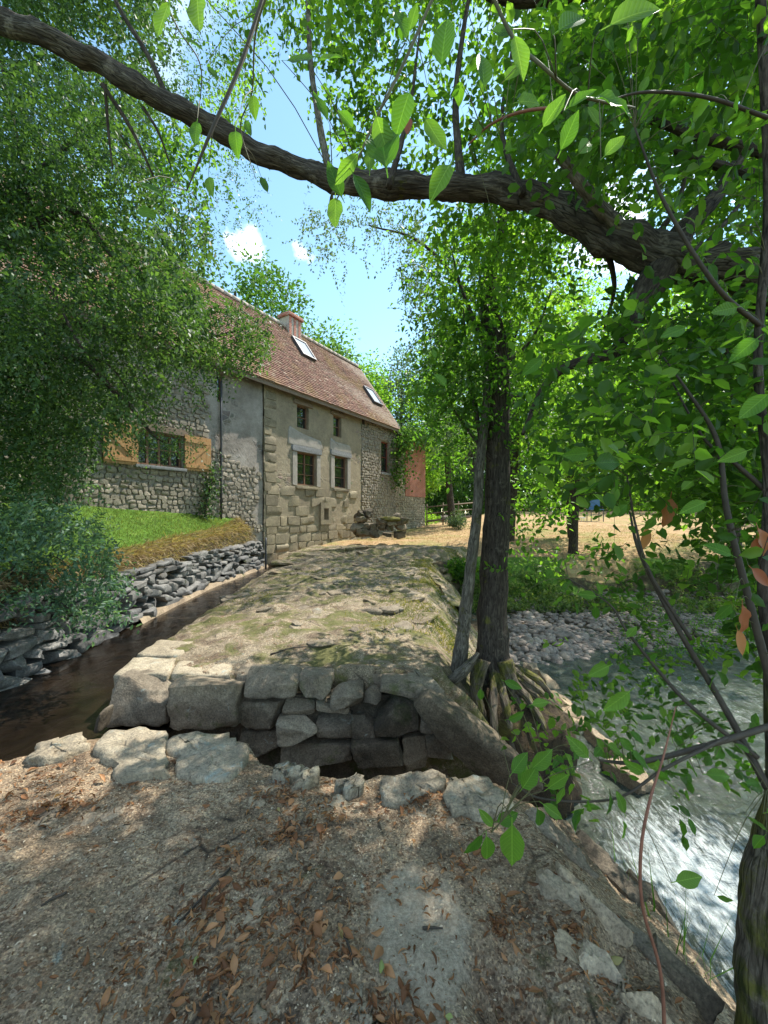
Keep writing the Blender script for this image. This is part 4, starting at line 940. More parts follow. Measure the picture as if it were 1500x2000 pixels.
lr = [.13, .125, .12, .112, .09, .08, .076, .072, .072, .068, .060, .064, .060, .062, .062, .06, .06, .05]
def wob(ps, a, s): ps = np.array(ps); return ps+np.stack([fbm(ps+i*9.1, 1.7, 2, s+i) for i in range(3)], 1)*a
tobj('branch', wob(limb, .03, 5), lr, M['bark_limb'], T1, 18, 200, .45, 3, 'long arching limb with grey ridged bark')
B = lambda pts, r, m='bark_dark', sides=8, n=None, t=T1, nm='branch', seed=0: tobj(nm, pts, r, M[m], t, sides, n or len(pts)*7, .2, seed)
B([P(1300, 510, 2.35), P(1262, 570, 2.3), P(1225, 640, 2.25), P(1200, 700, 2.3)], [.10, .085, .05, .03], sides=12)
B([P(1200, 690, 2.3), P(1110, 715, 2.5), P(1060, 760, 2.6), P(1020, 850, 2.7)], [.035, .03, .024, .012])
B([P(1290, 520, 2.35), P(1345, 440, 2.4), P(1400, 380, 2.5), P(1450, 300, 2.7)], [.085, .06, .045, .03], sides=10)
B([P(1215, 452, 2.33), P(1150, 380, 2.2), P(1090, 298, 2.1)], [.045, .034, .026], 'bark_grey', seed=4)
B([P(1500, 300, 2.0), P(1350, 262, 2.1), P(1200, 215, 2.3), P(1060, 225, 2.5)], [.028, .022, .016, .008])
B([P(1500, 350, 2.2), P(1400, 322, 2.2), P(1300, 290, 2.3)], [.03, .022, .012])
B([P(643, 340, 2.65), P(622, 230, 2.9), P(605, 100, 3.2), P(600, -80, 3.5)], [.026, .024, .02, .02], 'bark_grey')
B([P(330, 200, 2.5), P(290, 110, 2.6), P(230, 10, 2.7), P(200, -80, 2.8)], [.018, .016, .014, .012])
B([P(200, 165, 2.45), P(255, 250, 2.5), P(300, 345, 2.6)], [.014, .012, .006]); B([P(205, 165, 2.45), P(212, 260, 2.5), P(220, 330, 2.5)], [.010, .008, .004])
B([P(280, 210, 2.5), P(310, 260, 2.5), P(335, 330, 2.6)], [.010, .008, .004])
B([P(900, -90, 2.0), P(940, -25, 2.1), P(1100, -10, 2.2), P(1500, -120, 2.4)], [.03, .035, .04, .05], sides=10)
B([P(900, 350, 2.5), P(890, 200, 2.8), P(905, 60, 3.0), P(930, -80, 3.2)], [.03, .022, .018, .014])
for (a, b, c) in (((1130, 430), (1140, 250), (1120, 60)), ((1250, 500), (1330, 380), (1350, 200)), ((1400, 545), (1420, 700), (1440, 860)), ((1180, 470), (1200, 560), (1180, 640)), ((1020, 380), (980, 250), (1000, 90)), ((760, 365), (800, 210), (820, 60)), ((1340, 520), (1420, 430), (1500, 330))):
    B([P(*a, 2.4), P(*b, 2.6), P(*c, 2.9)], [.022, .014, .006])
top_r = [(560, -250), (1800, -250), (1800, 520), (1500, 500), (1200, 470), (1050, 560), (860, 420), (800, 330), (720, 330), (640, 250), (600, 60)]
fol('foliage', T1, M['leaf_mid'], M['twig_dark'], [
    (mass(top_r, 2.75, 4.6, 3700, .8, 1, -.08), .28, 9, .07, .6, .5, (-.2, 0, -.2), T_QUAD),
    (mass([(1000, -120), (1650, -120), (1650, 440), (1250, 380), (1130, 330), (1000, 230)], 1.5, 2.6, 520, .5, 21, -.02), .24, 8, .066, .58, .4, (-.2, 0, -.2), T_FOLD),
    (mass([(1250, 600), (1650, 600), (1650, 1020), (1330, 950)], 1.5, 2.6, 170, .5, 22, .0), .24, 8, .066, .58, .4, (-.2, 0, -.2), T_FOLD),
    (mass([(980, -250), (1900, -250), (1900, 1000), (1300, 1000), (1000, 700), (960, 520), (1080, 300)], 2.7, 5.2, 2700, .9, 2, -.05), .28, 9, .07, .6, .5, (-.1, 0, -.2), T_QUAD),
    (mass([(400, -250), (660, -250), (640, 60), (600, 140), (520, 180), (440, 330), (380, 420), (300, 300), (420, 150)], 3.0, 5.5, 420, .6, 3, .0), .3, 9, .05, .55, .4, (0, 0, 0), T_FOLD),
    (mass([(700, 380), (840, 400), (820, 560), (790, 600), (760, 440), (700, 430)], 3.2, 4.2, 16, 0), .25, 6, .04, .5, .9, (0, 0, -.6), T_FOLD)])
# the overhead crown that shades the near slab, mostly above the frame
c = np.stack([R.uniform(-3.5, 5.5, 1500), R.uniform(-3, 3.0, 1500), R.uniform(4.6, 7.2, 1500)], 1)
u_ = c[:, 0]/np.maximum(c[:, 1], .1)*F+750; v_ = 1000-(c[:, 2]-CZ)/np.maximum(c[:, 1], .1)*F
ok = ((c[:, 1] < .1) | (v_ < -60)) & (fbm(c, .8, 2, 55) > .2); acc = Acc(); c = c[ok]
twigs(acc, None, c, rdir(len(c)), .4, 12, .085, .6, T_FOLD, .4); acc.obj('upper_foliage', M['leaf_mid'], T1, kind='stuff')

# 2. twin trunks standing in the river side of the causeway
T2 = thing('riverside_tree', P(965, 1310, 4.35), 'straight dark trunk with mossy roots standing beside the causeway', 'tree')
tobj('trunk', [P(972, 1345, 4.35), P(962, 1270, 4.4), P(964, 1150, 4.45), P(970, 1000, 4.5), P(972, 850, 4.55), P(975, 700, 4.6), P(955, 560, 4.7), P(985, 400, 4.9), P(1000, 220, 5.1)], [.28, .18, .158, .14, .13, .115, .08, .055, .04], M['bark_dark'], T2, 18, 70, .22, 8)
T2b = thing('slender_tree', P(895, 1310, 4.3), 'slim leaning grey trunk just left of the straight dark trunk', 'tree')
tobj('trunk', [P(893, 1330, 4.3), P(905, 1230, 4.3), P(918, 1120, 4.3), P(932, 1000, 4.35), P(938, 900, 4.4), P(950, 780, 4.5), P(945, 650, 4.7), P(935, 500, 4.9)], [.10, .072, .062, .056, .052, .045, .035, .015], M['bark_grey'], T2b, 12, 60, .2, 9)
for (a, b, c) in (((940, 860), (915, 720), (905, 600)), ((950, 780), (990, 700), (1020, 620)), ((975, 720), (1040, 660), (1080, 560)), ((940, 660), (900, 560), (880, 480)), ((960, 900), (900, 820), (860, 760))):
    tobj('branch', [P(*a, 4.45), P(*b, 4.6), P(*c, 4.8)], [.03, .02, .008], M['bark_dark'], T2, 6, 12, .2)
fol('foliage', T2, M['leaf_mid'], M['twig_dark'], [
    (mass([(850, 420), (1080, 420), (1120, 700), (1100, 1000), (1020, 1060), (1000, 960), (930, 1010), (880, 960), (850, 860), (800, 760), (860, 640), (810, 560)], 3.7, 6.0, 1150, .7, 4, -.04), .3, 9, .075, .55, .5, (0, 0, -.2), T_FOLD),
    (mass([(960, 1080), (1100, 1060), (1200, 1080), (1100, 1120), (1000, 1130)], 3.8, 4.6, 22, 0), .3, 7, .07, .6, .4, (0, 0, 0), T_FOLD)])
# root mound
def mound(c, r, seed):
    g = 36; a, b = np.meshgrid(np.linspace(0, 2*np.pi, g, endpoint=False), np.linspace(0, np.pi, g//2)); d = np.stack([np.cos(a)*np.sin(b), np.sin(a)*np.sin(b), np.cos(b)], -1).reshape(-1, 3)
    V = np.asarray(c)+d*np.asarray(r)*(1+.28*fbm(d, 2.2, 4, seed))[:, None]; h = g//2; i = (np.arange(h-1)*g)[:, None]; j = np.arange(g)[None, :]
    return V, np.stack([i+j, i+g+j, i+g+(j+1) % g, i+(j+1) % g], -1).reshape(-1, 4)
V, Q = mound((1.42, 4.3, -1.05), (.66, .70, .82), 5); mobj('root_mound', V, Q, M['rootsoil'], T2)
for i in range(17):
    a = R.uniform(-2.9, .9); r0 = np.array([1.24+.04*math.cos(a), 4.37+.04*math.sin(a), -.02-.2*R.random()]); L_ = R.uniform(.5, 1.0)
    e = np.array([1.35+(.5+.2*L_)*math.cos(a), 4.3+(.5+.25*L_)*math.sin(a), -1.0-.45*R.random()]); mdl = (r0+e)/2+np.array([.12*math.cos(a), .12*math.sin(a), .16])+R.normal(size=3)*.05
    tobj('root', [r0, mdl, e], [.055, .04, .014], M['bark_moss'], T2, 8, 22, .55, i)
tobj('root', [P(985, 1290, 4.2), P(1010, 1370, 4.1), P(1050, 1440, 4.0), P(1110, 1530, 3.95)], [.09, .07, .05, .03], M['bark_moss'], T2, 10, 30, .25, 60)
tobj('root', [P(940, 1290, 4.1), P(930, 1360, 3.95), P(960, 1440, 3.85), P(1000, 1500, 3.8)], [.09, .06, .045, .02], M['bark_moss'], T2, 10, 30, .25, 61)
# driftwood stump piece at the thin trunk's foot
tag(tobj('broken_stump', [P(880, 1330, 4.0), P(905, 1310, 3.95), P(935, 1275, 3.95)], [.05, .06, .018], M['bark_grey'], None, 9, 14, .35, 12), 'broken grey wood snag at the foot of the slim trunk', 'snag')
# hanging root grass
acc = Acc(); n = 420; c = np.stack([R.uniform(1.0, 2.0, n), R.uniform(3.8, 4.9, n), R.uniform(-1.2, -.35, n)], 1)
dd = (c-np.array([1.42, 4.3, -1.0]))/np.array([.6, .64, .75]); c = np.array([1.42, 4.3, -1.05])+unit(dd)*np.array([.62, .66, .78])
leaves(acc, c, R.normal(size=(n, 3))*.4+np.array([.2, -.1, -1]), unit(dd), R.uniform(.06, .18, n), .05, T_QUAD); acc.obj('hanging_grass', M['chips'], T2, kind='stuff')

# 3. tree of the left bank: fine dark foliage in front of the mill
T3 = thing('bank_tree', (-6.6, 5.2, .8), 'big dense tree with fine dark leaves hanging in front of the mill', 'tree')
tobj('trunk', [(-7.2, 4.6, .3), (-7.0, 4.8, 2), (-6.6, 5.0, 4.2), (-6.2, 5.3, 7), (-5.5, 5.5, 9)], [.25, .22, .18, .12, .05], M['bark_dark'], T3, 12, 30, .2)
for (pts, r) in (([( -6.9, 4.9, 2.6), P(120, 640, 6), P(260, 660, 6.2), P(400, 660, 6.3), P(480, 640, 6.4)], [.09, .06, .045, .03, .012]), ([(-6.8, 4.9, 2.3), P(100, 700, 5.6), P(230, 770, 5.6), P(300, 850, 5.8), P(360, 880, 6)], [.07, .05, .035, .02, .008]),
                 ([(-6.8, 4.9, 3.2), P(100, 420, 5.5), P(220, 500, 5.6), P(300, 560, 5.8)], [.07, .05, .03, .015]), ([(-6.6, 5, 4.2), P(80, 330, 5.5), P(200, 240, 5.5), P(280, 330, 5.6)], [.06, .04, .025, .01]),
                 ([P(60, 400, 5.3), P(30, 250, 5.2), P(0, 120, 5.2)], [.03, .02, .01]), ([P(60, 650, 5.0), P(120, 600, 5.2), P(220, 590, 5.5), P(330, 620, 5.6)], [.02, .016, .012, .006]), ([P(100, 560, 5.0), P(160, 680, 5), P(220, 720, 5.2), P(260, 780, 5.2)], [.02, .016, .012, .006])):
    tobj('branch', pts, r, M['bark_dark'], T3, 7, 24, .2)
lp = [(-400, -300), (330, -300), (300, 60), (330, 250), (400, 380), (420, 440), (400, 520), (385, 600), (400, 660), (370, 690), (330, 700), (300, 730), (270, 775), (240, 825), (200, 850), (160, 880), (120, 960), (90, 1000), (-400, 1100)]
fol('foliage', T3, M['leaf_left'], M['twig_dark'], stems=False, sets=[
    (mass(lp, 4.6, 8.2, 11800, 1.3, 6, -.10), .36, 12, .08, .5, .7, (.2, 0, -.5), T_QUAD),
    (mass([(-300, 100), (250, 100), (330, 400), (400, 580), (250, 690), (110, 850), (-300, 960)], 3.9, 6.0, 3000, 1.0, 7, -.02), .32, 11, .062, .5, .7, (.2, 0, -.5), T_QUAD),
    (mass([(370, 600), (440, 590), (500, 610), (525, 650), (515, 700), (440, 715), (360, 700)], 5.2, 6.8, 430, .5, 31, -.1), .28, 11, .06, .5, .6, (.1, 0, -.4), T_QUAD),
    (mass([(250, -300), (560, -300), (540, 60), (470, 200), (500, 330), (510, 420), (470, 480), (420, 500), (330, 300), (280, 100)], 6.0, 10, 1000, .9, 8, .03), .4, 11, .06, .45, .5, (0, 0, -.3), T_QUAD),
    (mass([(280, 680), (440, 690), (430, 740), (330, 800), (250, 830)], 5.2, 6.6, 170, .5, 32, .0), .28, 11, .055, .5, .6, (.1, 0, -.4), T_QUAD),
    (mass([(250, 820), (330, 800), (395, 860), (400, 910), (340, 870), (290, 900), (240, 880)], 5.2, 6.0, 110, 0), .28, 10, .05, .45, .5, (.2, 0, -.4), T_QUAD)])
# light green spray in front of the wide window
T3b = thing('bank_sapling', (-5.6, 6.2, .75), 'pale green sapling between the dark tree and the shuttered window', 'sapling')
tobj('trunk', [(-5.6, 6.2, .6), P(130, 900, 6.3), P(160, 760, 6.4)], [.03, .02, .01], M['bark_dark'], T3b, 6, 12)
fol('foliage', T3b, M['leaf_blue'], M['twig_dark'], [(mass([(60, 760), (170, 760), (190, 880), (190, 960), (120, 1010), (40, 980)], 5.8, 6.6, 260, .5, 9, -.1), .25, 9, .06, .5, .5, (.1, 0, .1), T_FOLD)])
# shrubs on the retaining wall
T4 = thing('bank_shrub', (-5.0, 4.6, .5), 'bushy blue green shrub hanging over the retaining wall on the left', 'shrub')
for k in range(6):
    a = np.array([-5.1+.1*k, 4.5+.15*k, .5]); tobj('stem', [a, a+np.array([.1, .05, .5]), a+np.array([.35+.05*k, .1, .5-.1*k])], [.015, .01, .004], M['twig_dark'], T4, 5, 9)
fol('foliage', T4, M['leaf_blue'], M['twig_dark'], [
    (mass([(-300, 980), (120, 980), (200, 1040), (220, 1100), (240, 1160), (225, 1210), (150, 1215), (90, 1180), (0, 1190), (-300, 1200)], 4.0, 5.6, 1500, .5, 10, -.06), .24, 9, .062, .5, .7, (.3, 0, -.3), T_FOLD)])
T5 = thing('leafy_weed', (-4.9, 6.0, .6), 'tall pale weeds on the lawn edge behind the bushy shrub', 'weeds')
fol('foliage', T5, M['leaf_blue'], M['twig'], [(mass([(120, 1000), (190, 1010), (200, 1090), (130, 1100)], 5.6, 6.6, 40, 0), .35, 9, .09, .16, .3, (.5, 0, .5), T_FOLD)])

# 4. mossy trunk at the right edge with its shoots, close to the camera
T6 = thing('edge_tree', P(1490, 1990, 1.32), 'mossy trunk at the right edge carrying thin leafy shoots', 'tree')
tobj('trunk', [P(1545, 2300, 1.25), P(1512, 1950, 1.3), P(1503, 1800, 1.32), P(1512, 1660, 1.35), P(1515, 1560, 1.38), P(1510, 1400, 1.42), P(1500, 1200, 1.5)], [.14, .10, .082, .07, .028, .022, .02], M['bark_moss'], T6, 16, 60, .3, 4)
SHOOTS = []
def S(pts, r, m='twig_dark'):
    q = [P(*p) for p in pts]; SHOOTS.append(spline(q, 40)); return tobj('branch', q, r, M[m], T6, 7, len(pts)*8, .05)
S([(1510, 1350, 1.42), (1470, 1200, 1.45), (1420, 1000, 1.5), (1400, 860, 1.55), (1340, 760, 1.6), (1290, 690, 1.7)], [.014, .013, .011, .009, .006, .003])
S([(1500, 1540, 1.38), (1420, 1390, 1.5), (1320, 1220, 1.6), (1250, 1080, 1.7), (1230, 1000, 1.75)], [.014, .012, .010, .008, .004])
S([(1480, 1480, 1.4), (1340, 1370, 1.5), (1230, 1240, 1.6), (1190, 1180, 1.65), (1110, 1130, 1.7)], [.009, .008, .006, .004, .003])
S([(1350, 1250, 1.58), (1270, 1120, 1.65), (1240, 1020, 1.7), (1225, 930, 1.75)], [.008, .007, .005, .003])
S([(1560, 1400, 1.4), (1400, 1450, 1.35), (1250, 1488, 1.35), (1170, 1485, 1.4)], [.012, .010, .008, .004])
S([(1520, 980, 1.5), (1430, 900, 1.55), (1370, 850, 1.6), (1300, 720, 1.7)], [.010, .008, .006, .003])
S([(1510, 1300, 1.45), (1490, 1150, 1.5), (1500, 950, 1.5), (1480, 700, 1.5), (1500, 400, 1.5), (1490, 100, 1.5), (1480, -100, 1.5)], [.02, .018, .016, .015, .015, .016, .018], 'bark_dark')
S([(1420, 1440, 1.35), (1300, 1500, 1.3), (1200, 1560, 1.3), (1060, 1560, 1.4), (1000, 1530, 1.45)], [.006, .005, .004, .004, .002])
# upper thin twigs
S([(525, -40, 1.5), (470, 125, 1.45), (410, 262, 1.4), (365, 372, 1.4)], [.008, .0075, .006, .002])
S([(870, -60, 1.2), (790, 120, 1.15), (735, 230, 1.1), (690, 330, 1.1), (640, 420, 1.1)], [.005, .0045, .004, .003, .0015], 'twig')
S([(940, -60, 1.0), (1000, 70, 1.0), (1060, 130, .95), (1120, 180, .95), (1180, 200, .95), (1240, 210, 1.0)], [.005, .0045, .004, .0035, .003, .002], 'twig')
S([(915, 282, 1.4), (960, 242, 1.35), (1020, 218, 1.3), (1080, 210, 1.3)], [.003, .004, .005, .005], 'twig_red')
S([(1500, 230, 1.2), (1380, 190, 1.2), (1260, 180, 1.2), (1180, 200, 1.2)], [.006, .005, .004, .002])
S([(1490, 640, 1.5), (1400, 560, 1.4), (1300, 400, 1.4), (1240, 250, 1.4)], [.010, .008, .006, .003])
RS = tobj('red_shoot', [P(1300, 2060, 1.15), P(1290, 1900, 1.15), P(1255, 1770, 1.15), P(1252, 1660, 1.17), P(1270, 1560, 1.2), P(1295, 1480, 1.25), P(1320, 1380, 1.3)], [.0055, .005, .0048, .0045, .004, .003, .0015], M['twig_red'], None, 8, 50)
tag(RS, 'single thin red shoot rising in front of the white water', 'shoot')
def hero_leaf(i):
    n = 9; t = np.linspace(0, 1, n); w = .5*(np.sin(np.pi*t**.85)**.85)*(1-.15*t); w[0] = .02; w[-1] = .0
    bend = rnd.uniform(-.25, .15); fold = rnd.uniform(.12, .4); wav = rnd.uniform(.0, .05); ph = rnd.random()*6
    wr = rnd.uniform(.46, .66); zc = bend*t**2
    mid = np.stack([t, np.zeros(n), zc], 1); half = wr*w
    ls = np.stack([t+.02, half, zc+fold*half+wav*np.sin(t*14+ph)], 1); rs = np.stack([t+.02, -half, zc+fold*half+wav*np.sin(t*13+ph+2)], 1)
    lm = np.stack([t+.01, half*.5, zc+fold*half*.35], 1); rm = np.stack([t+.01, -half*.5, zc+fold*half*.35], 1)
    V = np.concatenate([ls, lm, mid, rm, rs]); Q = [[k*n+i_, k*n+i_+1, (k+1)*n+i_+1, (k+1)*n+i_] for k in range(4) for i_ in range(n-1)]
    pv = np.array([[-.18, -.012, 0], [-.18, .012, 0], [.05, .014, .0], [.05, -.014, 0]]); b = len(V); V = np.vstack([V, pv]); Q.append([b, b+3, b+2, b+1])
    return V, np.array(Q)
HL = [raw_mesh('leaf', *hero_leaf(i), M['leaf_near']) for i in range(9)]
HR = [raw_mesh('leaf', *hero_leaf(i), M['redleaf']) for i in range(3)]
PET = Acc()
S([(300, -60, 1.2), (320, -5, 1.15), (350, 60, 1.15), (392, 130, 1.2), (388, 225, 1.3)], [.003, .003, .002, .002, .001], 'twig'); S([(540, -60, 1.1), (500, 60, 1.15), (492, 180, 1.25), (470, 250, 1.35), (500, 350, 1.4)], [.003, .003, .002, .002, .001], 'twig')
S([(1060, 1480, 1.4), (1010, 1545, 1.3), (985, 1595, 1.1), (960, 1625, 1.0)], [.003, .003, .002, .002], 'twig')
def put_leaf(pos, d, nr, size, parent, meshes=HL):
    sp = np.concatenate(SHOOTS); p0 = np.asarray(pos)-unit(np.asarray(d, float))*size*.16; dd = np.linalg.norm(sp-p0, axis=1); k_ = dd.argmin()
    if .01 < dd[k_] < .45:
        e = sp[k_]; V, Q, T, b = tube([e, (e+p0)/2+np.array([0, 0, .12*dd[k_]]), p0], [.0016, .0013, .0009], 4, 6, cap=False); PET.add(V, Q=Q, a=.5)
    d = unit(np.asarray(d, float)); nr = np.asarray(nr, float); nr = unit(nr-d*(nr@d)); y = np.cross(nr, d)
    o = link('leaf', meshes[rnd.randrange(len(meshes))], parent)
    pos = np.asarray(pos)-off(parent)
    o.matrix_local = Matrix(((d[0]*size, y[0]*size, nr[0]*size, pos[0]), (d[1]*size, y[1]*size, nr[1]*size, pos[1]), (d[2]*size, y[2]*size, nr[2]*size, pos[2]), (0, 0, 0, 1)))
    return o
# largest leaves: base pixel, tip pixel
hero = [(330, 5, 305, 70), (385, -10, 388, 60), (350, 75, 395, 85), (405, 130, 425, 155), (495, 185, 497, 228), (385, 238, 380, 282), (460, 255, 462, 302), (480, 235, 490, 265), (275, 360, 318, 378), (408, 345, 412, 378), (510, 345, 522, 378), (268, 410, 300, 418),
        (560, 118, 620, 118), (615, 125, 668, 95), (640, 235, 612, 178), (690, 250, 660, 210), (655, 385, 655, 445), (690, 340, 728, 405), (668, 385, 640, 320), (755, 330, 740, 235), (722, 335, 722, 285), (690, 262, 645, 258), (700, 300, 655, 360), (735, 225, 762, 320),
        (862, 130, 872, 20), (845, 110, 870, 60), (800, 60, 815, 5), (770, 20, 800, 60), (945, 170, 945, 90), (985, 158, 1025, 120), (960, 60, 1010, 65), (1005, 70, 1025, 150), (1060, 250, 1105, 180), (1110, 210, 1165, 170), (1160, 190, 1245, 200), (1170, 245, 1150, 205), (1195, 235, 1210, 250),
        (1180, 305, 1222, 262), (1095, 295, 1130, 215), (1130, 300, 1160, 265), (1190, 50, 1300, -10), (1090, 60, 1150, 15), (1010, 200, 1060, 190), (830, 230, 870, 300), (800, 180, 770, 260), (880, 320, 840, 380),
        (965, 1615, 935, 1580), (970, 1605, 1012, 1590), (1000, 1610, 1000, 1688), (942, 1630, 908, 1670), (950, 1632, 955, 1688), (1050, 1580, 1060, 1620), (1060, 1570, 1100, 1600), (1070, 1540, 1110, 1510), (1020, 1540, 1050, 1500), (1040, 1500, 1080, 1470), (1000, 1510, 1030, 1470), (985, 1330, 1020, 1345),
        (938, 1345, 940, 1370), (992, 1405, 1028, 1395), (1120, 905, 1110, 870), (1150, 885, 1105, 890), (1095, 890, 1065, 905), (1160, 905, 1215, 900), (1225, 985, 1195, 1010), (1280, 1010, 1260, 1035), (1320, 1722, 1370, 1712), (1400, 1750, 1432, 1760), (1230, 1350, 1180, 1390), (1190, 1300, 1150, 1320),
        (1060, 700, 1020, 730), (850, 700, 845, 680), (870, 755, 850, 725), (1240, 600, 1215, 620), (1440, 600, 1390, 610), (1480, 660, 1430, 700), (1500, 770, 1440, 820), (1340, 640, 1290, 660), (1460, 880, 1410, 900), (1380, 980, 1330, 1000), (1150, 1480, 1110, 1440), (1210, 1440, 1240, 1470), (1430, 1085, 1380, 1060), (1430, 1180, 1395, 1210)]
for (u0, v0, u1, v1) in hero:
    L_ = math.hypot(u1-u0, v1-v0); sz = .075; Y = np.clip(sz*F/L_*.95, .62, 1.7)
    if v0 > 1400 and L_ < 50: Y = min(Y, 1.35)
    a = P(u0, v0, Y); b = P(u1, v1, Y+rnd.uniform(-.02, .02)); d = b-a
    nr = np.array([rnd.uniform(-.35, .35), -1, rnd.uniform(-.2, .8)]); put_leaf(a, d, nr, np.linalg.norm(d), T6)
# further separate leaves along the shoots
def scatter_leaves(paths, n, y_sz, parent, meshes=HL, dev=.07, size=.06):
    for k in range(n):
        pts = paths[k % len(paths)]; c = spline([P(*p) for p in pts], 30)[rnd.randrange(2, 30)]+R.normal(size=3)*dev*np.array([1, .8, 1])
        put_leaf(c, R.normal(size=3)+np.array([0, 0, -.3]), np.array([0, -.5, .8])+R.normal(size=3)*.5, size*rnd.uniform(.7, 1.2), parent, meshes)
scatter_leaves([[(1500, 1330, 1.45), (1450, 1100, 1.5), (1400, 860, 1.55), (1290, 690, 1.7)], [(1440, 1420, 1.5), (1320, 1220, 1.6), (1230, 1000, 1.75), (1150, 900, 1.8)], [(1340, 1370, 1.5), (1230, 1240, 1.6), (1110, 1130, 1.7), (1050, 1100, 1.8)],
                [(1400, 1450, 1.35), (1250, 1488, 1.35), (1170, 1485, 1.4)], [(1500, 980, 1.5), (1370, 850, 1.6), (1300, 720, 1.7), (1200, 640, 1.8)], [(1500, 700, 1.4), (1420, 600, 1.5), (1350, 500, 1.6)], [(1490, 240, 1.2), (1380, 150, 1.3), (1200, 60, 1.4), (1050, 20, 1.4)],
                [(1200, 1560, 1.3), (1090, 1530, 1.35), (1060, 1440, 1.45)], [(1480, 1600, 1.3), (1400, 1500, 1.4), (1300, 1400, 1.6)], [(860, 20, 1.3), (900, 160, 1.3), (960, 260, 1.4), (1000, 330, 1.5)], [(1260, 330, 1.5), (1350, 420, 1.5), (1500, 520, 1.4)]], 205, 0, T6)
for (u, v, u2, v2, Y) in ((1480, 1030, 1500, 1085, 1.3), (1468, 1110, 1505, 1145, 1.25), (1478, 1050, 1470, 1090, 1.3), (1310, 970, 1300, 1030, 1.9), (1265, 1030, 1255, 1075, 1.9), (800, 230, 795, 262, 1.9), (1450, 1180, 1455, 1240, 1.4), (1440, 1230, 1452, 1280, 1.4)):
    a = P(u, v, Y); b = P(u2, v2, Y); o = put_leaf(a, b-a, (rnd.uniform(-.4, .4), -1, .3), np.linalg.norm(b-a), T6, HR); o['label'] = 'withered rust red leaf'
PET.obj('twigs', M['twig'], T6, kind='stuff')
fol('foliage', T6, M['leaf_mid'], M['twig_dark'], [
    (mass([(1120, 560), (1700, 500), (1700, 1350), (1430, 1300), (1380, 1000), (1230, 960), (1150, 800)], 1.6, 3.4, 800, .5, 12, .0), .2, 8, .06, .6, .4, (-.1, 0, 0), T_FOLD),
    (mass([(1040, 640), (1300, 560), (1700, 540), (1700, 1300), (1440, 1260), (1300, 1120), (1180, 1020), (1060, 960)], 1.25, 2.3, 230, .4, 41, .0), .2, 7, .062, .62, .4, (-.1, 0, 0), T_FOLD),
    (mass([(1000, 1080), (1300, 1100), (1450, 1250), (1480, 1600), (1330, 1560), (1150, 1450), (1080, 1560), (1020, 1400), (1150, 1200)], 1.6, 2.8, 110, .5, 13, .0), .2, 7, .055, .6, .4, (-.1, 0, 0), T_FOLD)])

# 5. sunny trees on the far bank of the river
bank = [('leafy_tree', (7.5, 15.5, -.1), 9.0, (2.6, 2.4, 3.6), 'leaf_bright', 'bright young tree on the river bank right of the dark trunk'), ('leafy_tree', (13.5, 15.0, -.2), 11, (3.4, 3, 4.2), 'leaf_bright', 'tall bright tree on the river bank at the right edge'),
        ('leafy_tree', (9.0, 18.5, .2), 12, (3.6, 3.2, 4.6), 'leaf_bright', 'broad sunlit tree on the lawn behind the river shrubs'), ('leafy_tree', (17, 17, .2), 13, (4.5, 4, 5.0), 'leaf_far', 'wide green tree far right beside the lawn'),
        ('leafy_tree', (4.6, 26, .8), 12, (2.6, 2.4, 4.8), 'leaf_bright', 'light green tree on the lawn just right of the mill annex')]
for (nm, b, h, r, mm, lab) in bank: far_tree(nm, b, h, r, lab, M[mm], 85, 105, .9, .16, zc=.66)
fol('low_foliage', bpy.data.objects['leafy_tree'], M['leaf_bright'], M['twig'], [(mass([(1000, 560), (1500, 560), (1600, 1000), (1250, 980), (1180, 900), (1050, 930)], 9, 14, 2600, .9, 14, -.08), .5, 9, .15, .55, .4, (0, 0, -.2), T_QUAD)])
# 6. woods behind
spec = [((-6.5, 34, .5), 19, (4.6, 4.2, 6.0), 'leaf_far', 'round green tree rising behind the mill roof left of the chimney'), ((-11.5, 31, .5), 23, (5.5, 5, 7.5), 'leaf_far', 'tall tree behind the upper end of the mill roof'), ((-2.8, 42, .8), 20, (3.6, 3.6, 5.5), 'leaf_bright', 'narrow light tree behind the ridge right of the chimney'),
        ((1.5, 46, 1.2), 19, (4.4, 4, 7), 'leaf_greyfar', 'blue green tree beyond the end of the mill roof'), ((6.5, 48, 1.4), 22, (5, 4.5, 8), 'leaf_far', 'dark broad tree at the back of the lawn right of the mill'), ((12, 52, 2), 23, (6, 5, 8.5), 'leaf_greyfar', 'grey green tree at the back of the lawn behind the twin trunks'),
        ((20, 50, 2), 22, (6, 5, 8.5), 'leaf_far', 'dense tree at the back of the lawn behind the blue chair'), ((29, 48, 2), 22, (6.5, 5, 8.5), 'leaf_far', 'dense tree at the back right of the lawn'), ((40, 46, 2), 22, (7, 5, 9), 'leaf_bright', 'sunlit tree at the far right end of the lawn'),
        ((-19, 24, 1), 22, (6, 5, 8), 'leaf_far', 'tall tree hidden behind the near end of the mill'), ((34, 30, 1), 17, (6, 5, 7), 'leaf_bright', 'wide sunny tree right of the lawn'), ((3.5, 36, 1.2), 8.5, (2.2, 2, 3.2), 'leaf_bright', 'small pale tree beside the end of the mill annex')]
for (b, h, r, mm, lab) in spec: far_tree('woodland_tree', b, h, r, lab, M[mm], 80, 110, 1.9 if h > 10 else 1.0, .34 if h > 10 else .2)
